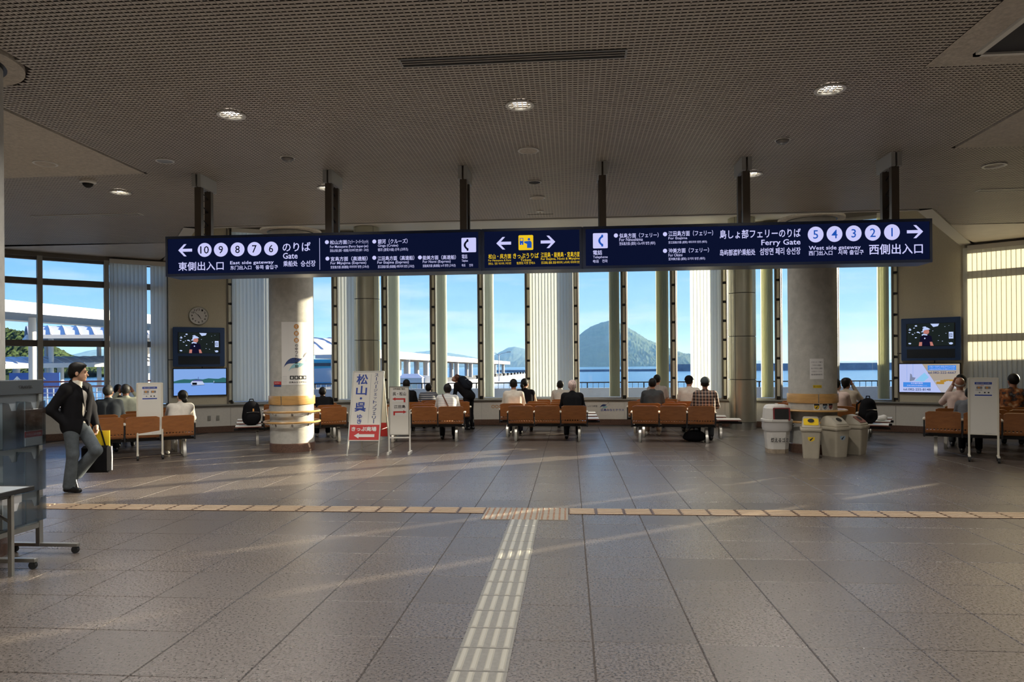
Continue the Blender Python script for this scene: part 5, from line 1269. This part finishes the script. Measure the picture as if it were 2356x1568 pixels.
# right middle group
sit('man in dark tee shirt with cropped hair','D2',0,dx=.08,top=c_dkgrey,bottom=c_beige,hairm=hb,skin=sk[1],lean=3,hp=6,sleeve='short',shoe=m_shoew)
sit('man in a grey striped shirt nearest the window','D4',0,dx=.22,top=c_strv,bottom=c_jean,hairm=hb,skin=sk[1],lean=2,hy=-15,hp=2,sleeve='short',scale=1.04)
sit('man in a white tee shirt and black cap','D3',2,dx=.02,top=c_wh2,bottom=c_jean,hairm=hb,skin=sk[1],lean=2,hy=-20,hp=4,sleeve='short',extra=lambda o,J: cap(o,J,c_black),scale=1.03)
sit('man in dark plaid shirt and grey cap on the front right middle bench','D1',2,dx=.10,top=c_plaid,bottom=c_dkgrey,hairm=hb,skin=sk[2],lean=4,hp=6,extra=lambda o,J: cap(o,J,cloth('capgrey',(.06,.07,.075))),scale=1.03)
# right of the bins
sit('man in a pale pink tee shirt right of the bin column','E1',2,dx=-.10,top=c_pink,bottom=c_jean,hairm=hb,skin=sk[0],lean=8,hy=-30,hp=14,sleeve='short')
sit('sitter in grey raising a hand to the face beyond the pink tee shirt','E2',2,dx=.0,top=c_beige,bottom=c_jean,hairm=hb,skin=sk[2],lean=8,hy=-25,hp=8,arms=('lap','raised'),hair='thick')
# right edge
sit('bald grey man in a pale pink shirt with his left hand raised','F2',0,4,dx=.12,top=c_pink,bottom=c_dkgrey,hairm=hw,skin=sk[2],lean=2,hy=0,hp=4,hair='bald',arms=('raised','lap'),scale=1.02)
sit('dark haired man in a white shirt in front of the bald man','F3',0,4,dx=.0,top=c_white,bottom=c_jean,hairm=hb,skin=sk[2],lean=2,hp=5,scale=1.05)
sit('sitter in a grey shirt mostly hidden by the right notice board','F1',1,4,dx=-.15,top=c_grey,bottom=c_black,hairm=hb,skin=sk[1],lean=20,hp=30,scale=.95)
sit('person in a black and orange floral shirt at the right edge','F3',2,4,dx=-.28,top=c_flor,bottom=c_black,hairm=hb,skin=sk[2],lean=3,hy=25,hp=6,scale=1.06)
# ---- bags
def backpack(o_parent,label,loc,rz,scale=1,tilt=0,asset=None,mt=None):
    mt=mt or c_black
    o=asset or thing('backpack',label,'backpack',loc,rz)
    link('pack_body',sdf_mesh('pack_body',[elli((0,0,.22),(.16,.10,.22)),elli((0,0,.14),(.165,.115,.15)),elli((0,.0,.36),(.12,.08,.08))],.014,.04),o).data.materials.append(mt)
    link('front_pocket',sdf_mesh('front_pocket',[elli((0,-.09,.13),(.12,.05,.10))],.012,.02),o).data.materials.append(mt)
    q=MB(); q.tube([(-.04,0,.43),(-.03,0,.48),(.03,0,.48),(.04,0,.43)],.010,6); put('handle',q,mt,o,smooth=True)
    for s in(-1,1): q=MB(); q.tube([(s*.07,.08,.40),(s*.09,.17,.33),(s*.10,.17,.16),(s*.11,.09,.05)],.016,6); put('shoulder_strap',q,mt,o,smooth=True)
    q=MB(); q.tube([(-.11,-.10,.24),(0,-.137,.25),(.11,-.10,.24)],.004,5); put('zip',q,m_chrome,o)
    if not asset: o.scale=(scale,)*3
    return o
p,rz=seat_pos(B['G1'],0,3,-.0,-.52); backpack(None,'bulging black backpack lying on the bench table left of the poster column',(p.x,p.y,.412),rz+R_(15),1.12)
q=MB(); q.box(-.012,.012,-.13,-.12,.26,.31); put('orange_tag',q,m_inkor,[o for o in COL.objects if o.get('label','').startswith('bulging')][0])
p,rz=seat_pos(B['E1'],2,3,.0,.47); backpack(None,'upright black backpack on the bench right of the bins',(p.x,p.y,.412),rz+R_(40),1.12)
p,rz=seat_pos(B['E2'],2,3,.0,.66); o=thing('plastic_bag','small white plastic bag on the bench table right of the bins','bag',(p.x,p.y,.412),rz); link('bag',sdf_mesh('bag',[elli((0,0,.05),(.12,.08,.05)),elli((.05,0,.08),(.05,.05,.04))],.012,.03,cuts=[(A3(0,0,0.002),A3(0,0,-1))]),o).data.materials.append(m_paper)
p,rz=seat_pos(B['D1'],2,3,.12,-.12); o=thing('shoulder_bag','black bag on the floor under the plaid shirted man','bag',(p.x,p.y,0),rz); link('bag',sdf_mesh('bag',[elli((0,0,.12),(.22,.12,.12)),elli((0,0,.08),(.24,.13,.08))],.014,.03,cuts=[(A3(0,0,.003),A3(0,0,-1))]),o).data.materials.append(c_black); q=MB(); q.tube([(-.12,0,.22),(-.06,0,.29),(.06,0,.29),(.12,0,.22)],.01,6); put('handle',q,c_black,o)
p,rz=seat_pos(B['D2'],1,3,-.10,.05); o=thing('red_pouch','small red pouch on the second right middle bench','pouch',(p.x,p.y,.405),rz); link('pouch',sdf_mesh('pouch',[elli((0,0,.16),(.09,.05,.16)),elli((.04,-.02,.30),(.07,.04,.05))],.012,.03),o).data.materials.append(mat('red_cloth',(.62,.02,.03),.6))
p,rz=seat_pos(B['D4'],1,3,.62,.45); o=thing('suitcase','black suitcase with raised handle under the window','suitcase',(p.x,p.y,0),rz); q=MB(); q.box(-.20,.20,-.12,.12,.05,.62); put('shell',q,c_black,o,bevel=.03); q=MB(); q.tube([(-.09,0,.6),(-.09,0,.86),(-.08,0,.88),(.08,0,.88),(.09,0,.86),(.09,0,.6)],.011,6); put('handle',q,m_black,o)
for sx in(-.15,.15):
    q=MB(); q.cyl((sx-.012,0,.03),(sx+.012,0,.03),.03,n=12); put('wheel',q,m_rub,o)
# ---- standing person bent forward, wearing a backpack
bp=person('brown haired person in black with a backpack, standing bent forward by the window',(-2.05,17.5,0),R_(62),top=c_black,bottom=c_black,hairm=hbr,skin=sk[1],lean=38,hy=15,hp=40,hair='thick',arms='down',sit=False,scale=.93)
pk=link('backpack',None,bp,M=TR(0,.06,.90)@Matrix.Rotation(-R_(42),4,'X')@TR(0,-.20,.10)@rotz(0)); backpack(None,'',None,0,asset=pk,mt=cloth('navy_pack',(.016,.02,.03)))
# ---- walking man in a dark suit (fine mesh)
def walker():
    o=thing('person','young man in dark jacket and grey trousers walking, hand in pocket','person',(-5.94,8.62,0),R_(-94))
    # local: +y is the walking direction (towards picture right), +x his right hand side
    sc_=.985; o.scale=(sc_,)*3
    P=A3(0,0,.90); ch=A3(-.005,.015,1.25); N=A3(-.005,.01,1.42); sh=[A3(-.185,.0,1.355),A3(.185,.02,1.355)]
    Rh=rot3(R_(30),R_(4)); H=A3(-.005,.045,1.565)
    hip=[P+A3(-.085,0,-.03),P+A3(.085,0,-.03)]
    # right leg (towards the camera) is planted, left leg swings with the knee forward and the foot trailing
    kn=[A3(-.07,.245,.535),A3(.085,.03,.50)]; an=[A3(-.075,-.075,.21),A3(.085,-.03,.085)]
    el_=[A3(-.245,.03,1.10),A3(.265,-.13,1.09)]; wr=[A3(-.215,.12,.86),A3(.135,.0,.88)]
    torso=[elli(P+A3(0,-.015,0),(.155,.115,.115)),cone(P+A3(-.06,0,.02),ch+A3(-.075,0,0),.098,.108),cone(P+A3(.06,0,.02),ch+A3(.075,0,0),.098,.108),cone(sh[0]*.88+A3(0,0,.165),sh[1]*.88+A3(0,0,.165),.055,.055)]
    hd=head_prims(H,Rh); neck=[cone(N-A3(0,0,.06),H+Rh@A3(0,-.015,-.03),.056,.050)]
    arm=[cone(sh[s],el_[s],.046,.038) for s in(0,1)]+[cone(el_[s],wr[s],.036,.025) for s in(0,1)]
    legs=[cone(hip[s],kn[s],.075,.052) for s in(0,1)]+[cone(kn[s],an[s],.050,.034) for s in(0,1)]
    f1=[cone(an[1]+A3(0,-.03,-.045),an[1]+A3(.01,.15,-.055),.034,.026)]
    fd=A3(0,-.02,-.17); f0=[cone(an[0]+A3(0,-.05,.0),an[0]+A3(0,.01,-.15),.034,.026)]
    hands=fingers(wr[0],wr[0]-el_[0],A3(0,1,0),A3(.6,.8,0),.9)+fingers(wr[1],A3(-.35,.10,-1),A3(1,0,0),A3(0,1,0),.4,.85)
    body=sdf_mesh('body',grow(torso,-.012)+neck+hd+arm+grow(legs,-.006)+f1+f0+hands,.0078,.012); link('body',body,o).data.materials.append(sk[0])
    # shirt, jacket, trousers
    link('shirt',sdf_mesh('shirt',grow(torso,.004)+[cone(N-A3(0,0,.06),N+A3(0,.012,.026),.062,.061)],.010,.025),o).data.materials.append(c_white)
    lap=[elli(P+A3(0,-.015,.02),(.185,.145,.13)),elli(P+A3(0,-.01,-.06),(.185,.145,.12))]
    jk=grow(torso,.026)+lap+[cone(sh[s],el_[s],.070,.062) for s in(0,1)]+[cone(el_[s],el_[s]+(wr[s]-el_[s])*.9,.060,.048) for s in(0,1)]+[cone(N-A3(.0,.03,.07),N+A3(0,-.03,.008),.075,.066)]
    jc=sdf_mesh('jacket',jk,.0095,.03,cuts=[(A3(0,0,.745),A3(0,.10,-1))],holes=[elli((-.01,.16,1.31),(.060,.10,.17)),elli((-.01,.15,1.13),(.040,.10,.18)),elli((-.02,.17,.80),(.07,.11,.16)),elli((-.01,.06,1.45),(.065,.075,.06))])
    link('jacket',jc,o).data.materials.append(c_black)
    for s in(-1,1):
        q=MB(); q.add([(s*.018,.150,1.10),(s*.055,.142,1.36),(s*.095,.112,1.41),(s*.100,.118,1.32),(s*.058,.150,1.20)],[(0,1,2,3,4)]); q.add([(s*.018,.156,1.10),(s*.055,.150,1.36),(s*.095,.122,1.41),(s*.100,.128,1.32),(s*.058,.158,1.20)],[(4,3,2,1,0)]); put('lapel',q,c_black,o)
    q=MB(); q.cyl((.012,.155,1.06),(.012,.168,1.06),.011,n=10); put('button',q,m_black,o)
    tr=[elli(P+A3(0,-.012,-.02),(.160,.122,.12))]+[cone(hip[s],kn[s],.094,.072) for s in(0,1)]+[cone(kn[0],an[0]+A3(0,.02,.02),.070,.085),cone(kn[1],an[1]+A3(0,0,.0),.070,.072)]
    link('trousers',sdf_mesh('trousers',tr,.0095,.03,cuts=[(A3(0,0,.045),A3(0,0,-1))]),o).data.materials.append(mat('cloth_slate',(.075,.088,.10),.85,spec=.2,noise=(10,.2,4),bump=(14,.5)))
    link('shoe',sdf_mesh('shoe',[cone(an[1]+A3(0,-.04,-.045),an[1]+A3(.012,.165,-.055),.040,.029),cone(an[1]+A3(0,-.02,-.02),an[1]+A3(0,.06,-.045),.042,.036)],.009,.015,cuts=[(A3(0,0,.003),A3(0,0,-1))]),o).data.materials.append(m_shoe)
    link('shoe',sdf_mesh('shoe',[cone(an[0]+A3(0,-.055,.02),an[0]+A3(0,.012,-.175),.046,.034)],.009,.015),o).data.materials.append(m_shoe)
    add_head(o,H,Rh,'thick',hb,.010)
    # bag in the far hand
    b=thing('hand_bag','black bag with pale edge and yellow folder in the walking man far hand','bag',(-5.86,8.93,.20),R_(-80))
    q=MB(); q.box(-.05,.05,-.20,.17,.0,.36); put('bag_body',q,c_black,b,bevel=.03); q=MB(); q.tube([(0,.178,.03),(0,.182,.2),(0,.178,.35)],.010,6); put('pale_edge',q,m_paper,b); q=MB(); q.tube([(0,-.12,.35),(0,-.06,.62),(0,.02,.65),(0,.10,.35)],.011,6); put('handle',q,c_black,b,smooth=True)
    q=MB(); q.box(-.02,-.012,-.02,.15,.30,.56); put('yellow_folder',q,mat('yellow_paper',(.85,.66,.02),.5),b)
m_shoe=mat('shoe_leather',(.008,.008,.009),.18)
walker()
# ------------------------------------------------------------------ outside
def out(x,y,z=0): return Vector((x,y,z))
m_sea=mat('sea_water',(.035,.17,.36),.16,spec=.6,bump=None)
nt=m_sea.node_tree; g=nt.nodes.new('ShaderNodeNewGeometry'); mp=nt.nodes.new('ShaderNodeMapping'); mp.inputs['Scale'].default_value=(.10,.35,1)
t=nt.nodes.new('ShaderNodeTexNoise'); t.inputs['Scale'].default_value=1; t.inputs['Detail'].default_value=4; bpn=nt.nodes.new('ShaderNodeBump'); bpn.inputs['Strength'].default_value=.9; bpn.inputs['Distance'].default_value=.8
nt.links.new(g.outputs['Position'],mp.inputs[0]); nt.links.new(mp.outputs[0],t.inputs[0]); nt.links.new(t.outputs[0],bpn.inputs['Height']); nt.links.new(bpn.outputs[0],nt.nodes['Principled BSDF'].inputs['Normal'])
ys=[27,60,120,240,480,960,2000,4000,8000,16000]; q=MB()
for a,b_ in zip(ys[:-1],ys[1:]): q.quad((-9000,a,-2.2),(9000,a,-2.2),(9000,b_,-2.2),(-9000,b_,-2.2))
q.quad((-9000,10,-2.2),(-40,10,-2.2),(-40,27,-2.2),(-9000,27,-2.2)); q.quad((60,10,-2.2),(9000,10,-2.2),(9000,27,-2.2),(60,27,-2.2))
tag(put('sea',q,m_sea),'blue rippled harbour water beyond the quay','sea',kind='stuff')
m_quay=mat('quay_concrete',(.27,.28,.28),.85,noise=(1.5,.12,4),pos=True); m_par=mat('parapet_concrete',(.40,.43,.43),.85,noise=(2,.10,4),pos=True)
q=MB(); q.box(-45,70,-40,27,-2.4,-.05); tag(put('quay',q,m_quay),'grey concrete quay apron outside the hall','quay',kind='structure')
pr=thing('quay_parapet','low grey concrete parapet with dark railing outside the middle windows','parapet',(0,25.2,0))
for k in range(8):
    q=MB(); q.box(-13+4.5*k,-13+4.5*k+4.48,-.12,.12,-.1,.80); put('parapet_block',q,m_par,pr,bevel=.01)
q=MB(); q.box(-13,23,-.025,.025,.975,1.015); put('top_rail',q,m_rub,pr)
for k in range(181):
    pass
bm_=MB(); bm_.box(-.009,.009,-.009,.009,.80,.98); bme=bm_.mesh('baluster',[mat('baluster_blue',(.10,.16,.22),.5)])
for k in range(180): link('baluster',bme,pr,loc=(-12.9+.2*k,0,0))
ps=MB(); ps.box(-.02,.02,-.02,.02,.78,1.0); psm=ps.mesh('rail_post',[m_rub])
for k in range(19): link('rail_post',psm,pr,loc=(-12.9+2*k,0,0))
# rust red fence outside the left windows
rf_=thing('red_fence','rust red railing with white mesh panels outside the left windows','fence',(-24,22,0),R_(22))
m_rust=mat('rust_red',(.30,.09,.06),.6); m_mesh=mat('mesh_white',(.75,.73,.70),.5)
q=MB(); q.box(-7,12,-.03,.03,1.12,1.18); q.box(-7,12,-.03,.03,.95,1.0); put('rail',q,m_rust,rf_)
for k in range(10): q=MB(); q.box(-7+2.1*k-.03,-7+2.1*k+.03,-.03,.03,0,1.25); put('fence_post',q,m_rust,rf_)
q=MB()
for k in range(95): q.box(-7+.2*k-.02,-7+.2*k+.02,-.015,.015,.0,.95)
for z in(.12,.32,.52,.72,.90): q.box(-7,12,-.012,.012,z,z+.035)
tag_=put('mesh_panel',q,m_mesh,rf_,kind='stuff')
# ---- mountains
def terrain(name,label,ridge,D,depth,mt,seed,base=-2.2,amp=.10,cols=120,rows=34,jit=0):
    """ridge: list of (lateral angle as tan, height as tan) seen from the hall, at distance D"""
    xs=np.array([r[0] for r in ridge]); hs=np.array([r[1] for r in ridge]); X=np.linspace(xs[0],xs[-1],cols); Hh=np.interp(X,xs,hs)*D
    rg=np.random.RandomState(seed); V=[];F=[]
    nz=np.zeros((rows,cols))
    for oct_ in range(5):
        n=4*2**oct_; a=rg.rand(n+2,n+2); u=np.linspace(0,n,cols); w=np.linspace(0,n,rows); i=np.minimum(u.astype(int),n); j=np.minimum(w.astype(int),n); fu=u-i; fw_=w-j; fu=fu*fu*(3-2*fu); fw_=(fw_*fw_*(3-2*fw_))[:,None]
        nz+=((a[j][:,i]*(1-fu)+a[j][:,np.minimum(i+1,n+1)]*fu)*(1-fw_)+(a[np.minimum(j+1,n+1)][:,i]*(1-fu)+a[np.minimum(j+1,n+1)][:,np.minimum(i+1,n+1)]*fu)*fw_-.5)*.55**oct_
    for j in range(rows):
        s=j/(rows-1)*2-1           # -1 front, +1 back
        pr_=max(0,1-abs(s)**1.25)
        for i in range(cols):
            z=Hh[i]*pr_*(1+amp*1.6*nz[j,i]*(1-pr_))+amp*Hh.max()*.25*nz[j,i]*pr_*(1-.6*pr_)
            z+=rg.uniform(-1,1)*jit*(1 if z>2 else 0)
            d=D+s*depth; V.append((.48+X[i]*D*(1+.25*s*depth/D),d,base+max(0,z)))
    for j in range(rows-1):
        for i in range(cols-1): o=j*cols+i; F.append((o,o+1,o+cols+1,o+cols))
    me=bpy.data.meshes.new(name); me.from_pydata(V,[],F); me.materials.append(mt)
    for p in me.polygons: p.use_smooth=True
    return tag(link(name,me),label,'mountain')
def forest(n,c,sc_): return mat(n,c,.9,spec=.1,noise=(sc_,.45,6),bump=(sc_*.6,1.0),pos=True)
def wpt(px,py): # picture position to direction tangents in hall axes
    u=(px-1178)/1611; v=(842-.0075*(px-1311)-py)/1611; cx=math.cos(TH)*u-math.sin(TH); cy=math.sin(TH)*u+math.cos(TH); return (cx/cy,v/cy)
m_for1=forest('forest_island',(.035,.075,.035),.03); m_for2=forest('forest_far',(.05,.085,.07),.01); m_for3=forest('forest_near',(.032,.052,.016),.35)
terrain('island_mountain','steep forested island mountain rising beyond the middle windows',[wpt(*p) for p in((1225,838),(1262,815),(1300,790),(1332,772),(1345,762),(1360,752),(1385,742),(1405,737),(1420,738),(1440,748),(1465,762),(1490,778),(1520,790),(1548,802),(1575,812),(1600,815),(1640,826),(1700,836),(1750,842))],4000,700,m_for1,1,amp=.45,cols=300,rows=90,jit=3.5)
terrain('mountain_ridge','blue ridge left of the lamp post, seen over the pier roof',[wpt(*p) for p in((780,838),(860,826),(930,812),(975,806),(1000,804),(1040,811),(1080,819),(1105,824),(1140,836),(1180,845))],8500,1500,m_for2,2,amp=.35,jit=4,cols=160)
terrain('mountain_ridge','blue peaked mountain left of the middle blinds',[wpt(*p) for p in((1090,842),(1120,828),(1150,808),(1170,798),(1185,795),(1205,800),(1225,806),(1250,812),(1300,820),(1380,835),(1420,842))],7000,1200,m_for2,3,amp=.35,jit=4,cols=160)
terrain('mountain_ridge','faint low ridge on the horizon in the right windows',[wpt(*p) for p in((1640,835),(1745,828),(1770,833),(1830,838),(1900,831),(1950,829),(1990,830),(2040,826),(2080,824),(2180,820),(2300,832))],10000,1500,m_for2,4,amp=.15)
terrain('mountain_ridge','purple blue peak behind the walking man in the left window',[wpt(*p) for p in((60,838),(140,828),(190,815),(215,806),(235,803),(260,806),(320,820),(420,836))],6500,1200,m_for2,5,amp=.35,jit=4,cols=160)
terrain('green_hill','sunlit green wooded hill in the left window',[wpt(*p) for p in((-260,740),(-160,715),(-60,722),(0,735),(30,744),(60,752),(90,770),(110,785),(130,800),(150,812),(175,825),(200,838))],320,60,m_for3,6,amp=.45,cols=260,rows=70,jit=1.3)
# ---- breakwater
bw_=thing('breakwater','long low grey breakwater across the harbour mouth','breakwater',(0,480,-2.2))
m_bwk=mat('breakwater_concrete',(.28,.30,.31),.9,noise=(.2,.2,3),pos=True)
q=MB(); q.box(60,420,-3,3,-1,4.6); put('breakwater_wall',q,m_bwk,bw_); q=MB(); q.box(-60,60,-4,2,-1,1.5); put('breakwater_foot',q,m_bwk,bw_)
# ---- pier with canopy
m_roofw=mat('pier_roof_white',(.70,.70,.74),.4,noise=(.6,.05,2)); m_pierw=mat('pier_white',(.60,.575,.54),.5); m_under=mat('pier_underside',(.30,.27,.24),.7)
def canopy(name,label,x0,y0,x1,y1,z0,z1,w,fh,cols_,zd,thick=.9,ribs=0,colr=.35,curve=.0):
    a=Vector((x0,y0,0)); d=Vector((x1-x0,y1-y0,0)); L=d.length; an=math.atan2(d.y,d.x); o=thing(name,label,'canopy',(x0,y0,0),an)
    sl_=(z1-z0)/L; n=8
    q=MB()
    for e,(xx,zz) in enumerate(((0,z0),(L,z1))):
        for i in range(n+1): yy=-w/2+w*i/n; q.v.append((xx,yy,zz+fh+curve*(1-(2*yy/w)**2)))
    for i in range(n): q.f.append((i,i+1,n+1+i+1,n+1+i)); q.m.append(0)
    k=len(q.v)
    put('roof_sheet',q,m_roofw,o,smooth=True)
    q=MB(); M_=Matrix.Identity(4)
    for yy in(-w/2,w/2):
        q.add([(0,yy-.1,z0),(L,yy-.1,z1),(L,yy+.1,z1),(0,yy+.1,z0),(0,yy-.1,z0+fh),(L,yy-.1,z1+fh),(L,yy+.1,z1+fh),(0,yy+.1,z0+fh)],[(0,3,2,1),(4,5,6,7),(0,1,5,4),(1,2,6,5),(2,3,7,6),(3,0,4,7)])
    for xx,zz in((0,z0),(L,z1)): q.box(xx-.1,xx+.1,-w/2,w/2,zz,zz+fh)
    put('fascia',q,m_pierw,o)
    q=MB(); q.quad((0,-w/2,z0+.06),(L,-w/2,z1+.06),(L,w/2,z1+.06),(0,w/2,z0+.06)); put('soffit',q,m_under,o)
    for i in range(ribs):
        xx=L*(i+.5)/ribs; zz=z0+sl_*xx+fh; q=MB(); q.tube([(xx,-w/2+w*j/6,zz+curve*(1-(2*j/6-1)**2)+.02) for j in range(7)],.05,5); put('roof_rib',q,m_pierw,o)
    for t_ in cols_:
        xx=L*t_
        for yy in((-w*.3,w*.3) if w>5 else (0,)):
            q=MB(); q.cyl((xx,yy,zd),(xx,yy,z0+sl_*xx+.05),colr,n=14); put('canopy_column',q,m_pierw,o,smooth=True)
    return o
# direction from the hall: lateral tan * distance
def lat(px,d): return .48+wpt(px,842)[0]*d
deck=MB()
px0,px1=(lat(640,62),62),(lat(1175,165),165)
canopy('pier_canopy','long white pier canopy on columns left of the lamp post',lat(800,84),84,lat(1148,255),255,2.75,2.40,8,1.0,(.04,.12,.20,.28,.38,.50,.64,.80,.95),-1.0,colr=.5)
dk_=thing('pier_deck','grey floating pier deck with black bollards','pier',(lat(760,76),76,0),math.atan2(270-76,lat(1190,270)-lat(760,76)))
LD=math.hypot(270-76,lat(1190,270)-lat(760,76)); q=MB(); q.box(0,LD,-6,6,-2.4,-.9); put('deck_slab',q,m_quay,dk_); q=MB(); q.box(0,LD,-6.2,-6,-1.5,-.8); put('deck_kerb',q,m_pierw,dk_)
for k in range(14):
    q=MB(); q.lathe([(.30,-.9),(.22,-.5),(.40,-.35),(.36,-.2),(.0005,-.18)],12,(LD*(.35+.045*k),-5.3,0)); put('bollard',q,m_rub,dk_,smooth=True)
ht=thing('quay_hut','small white hut with hipped roof and lit windows on the quay','hut',(lat(945,58),58,-.3),R_(8))
q=MB(); q.box(-1.0,1.0,-.9,.9,-.6,1.0); put('hut_wall',q,m_pierw,ht); q=MB(); q.add([(-1.1,-1,1.0),(1.1,-1,1.0),(1.1,1,1.0),(-1.1,1,1.0),(-.6,0,1.35),(.6,0,1.35)],[(0,1,5,4),(1,2,5),(2,3,4,5),(3,0,4),(0,3,2,1)]); put('hut_roof',q,m_roofw,ht)
for x in(-.85,-.35,.15): q=MB(); q.box(x,x+.42,-.93,-.9,-.25,.55); w_=put('hut_window',q,mat('hut_window%d'%int(x*100),(.55,.60,.50),.2),ht)
sb=thing('quay_booth','white booth beside the hut on the quay','booth',(lat(972,60),60,-.3),R_(8)); q=MB(); q.box(-.5,.7,-.8,.8,-.6,1.15); put('booth_wall',q,m_white,sb); q=MB(); q.box(-.2,.2,-.83,-.8,.2,.8); put('booth_window',q,mat('booth_glass',(.2,.35,.6),.2),sb)
lp=thing('lamp_post','double armed lamp post at the end of the pier','lamp post',(lat(1148,118),118,-.9)); q=MB(); q.cyl((0,0,0),(0,0,4.6),.10,.07,n=10); put('pole',q,m_pierw,lp)
for s in(-1,1): q=MB(); q.tube([(0,0,4.4),(s*.5,0,4.75),(s*1.7,0,4.95)],.05,6); put('arm',q,m_pierw,lp); q=MB(); q.box(s*1.7-.35,s*1.7+.35,-.12,.12,4.90,5.03); put('lamp_head',q,m_sill,lp)
# ferry bow between the two left columns
fy=thing('ferry','white and turquoise ferry bow moored beyond the poster column','ferry',(lat(748,112),112,-2.2),R_(20))
q=MB(); 
H_=[(-9,0),(7,0),(10.5,4.2),(-9,3.4)]; q.add([(x,-2.2,z) for x,z in H_]+[(x,2.2,z) for x,z in H_],[(0,1,2,3),(7,6,5,4),(0,4,5,1),(1,5,6,2),(2,6,7,3),(3,7,4,0)]); put('hull',q,m_pierw,fy,bevel=.2)
q=MB(); q.box(-9,4,-1.9,1.9,3.3,5.2); put('deck_house',q,mat('ferry_teal',(.10,.45,.48),.4),fy,bevel=.3); q=MB(); q.box(-9,3.6,-1.95,1.95,4.1,4.6); put('ferry_windows',q,mat('ferry_glass',(.03,.06,.08),.2),fy); q=MB(); q.box(-9,8.0,-2.25,2.25,1.2,1.5); put('hull_stripe',q,mat('ferry_stripe',(.08,.35,.5),.5),fy)
# canopies in the left window
canopy('quay_canopy','upper white canopy with thick fascia across the left window',lat(-330,24),24,lat(420,44),44,4.05,4.15,4.9,.50,(.10,.40,.66,.85),-.1,colr=.17)
canopy('quay_canopy','ribbed curved grey roof behind the white columns in the left window',lat(60,47),47,lat(520,56),56,3.7,4.0,8,.25,(.1,.35,.6,.85),-.1,ribs=16,colr=.16,curve=.8)
canopy('quay_canopy','low ribbed walkway roof below the green hill',lat(-200,40),42,lat(420,58),58,1.65,1.95,5,.32,(.08,.25,.42,.50,.66,.85),-.4,ribs=24,colr=.22,curve=.45)
canopy('quay_canopy','curved pier roof right of the poster column',lat(560,46),46,lat(775,52),52,2.4,2.6,6,.35,(.2,.8),-.3,ribs=6,colr=.2,curve=.9)
o=thing('blue_signboard','blue direction board with white arrows in the left window','sign',(lat(80,33),33,0),R_(20)); q=MB(); q.box(-1.1,1.1,-.05,.05,.25,1.45); put('board',q,mat('board_blue',(.02,.10,.40),.4),o)
for x in(-.75,.35):
    flat('arrow',[(0,.25),(.16,.05),(.05,.08),(.05,-.2),(-.05,-.2),(-.05,.08),(-.16,.05)],m_paper,o,-.06,x=x,z=1.05)
for x in(-.9,.9): q=MB(); q.cyl((x,0,-.1),(x,0,.3),.05,n=8); put('board_post',q,m_sill,o)
# unseen block added for an outside roof's shade on the right blinds' foot
sh_=thing('shade_block','unseen low block added beyond the right blinds for its shade','shade block',(pol(42,RW+6).x,pol(42,RW+6).y,0),R_(-42)); q=MB(); q.box(-4.2,12,-1,2.5,-.1,2.62); put('shade_block_side',q,m_par,sh_); q=MB(); q.box(-4.4,12.2,-1.2,2.7,2.62,2.74); put('shade_block_top',q,m_quay,sh_)
# ------------------------------------------------------------------ sea haze over the bay
hm=bpy.data.materials.new('sea_haze'); hm.use_nodes=True; n=hm.node_tree; n.nodes.clear(); oo=n.nodes.new('ShaderNodeOutputMaterial'); vs_=n.nodes.new('ShaderNodeVolumeScatter'); vs_.inputs['Color'].default_value=(.26,.55,1,1); vs_.inputs['Density'].default_value=1.0e-4; vs_.inputs['Anisotropy'].default_value=0
n.links.new(vs_.outputs[0],oo.inputs['Volume'])
q=MB(); q.box(-6000,5000,200,11800,-2.1,290); hz=put('sea_haze',q,hm); tag(hz,'thin bluish haze hanging over the bay','haze',kind='stuff')
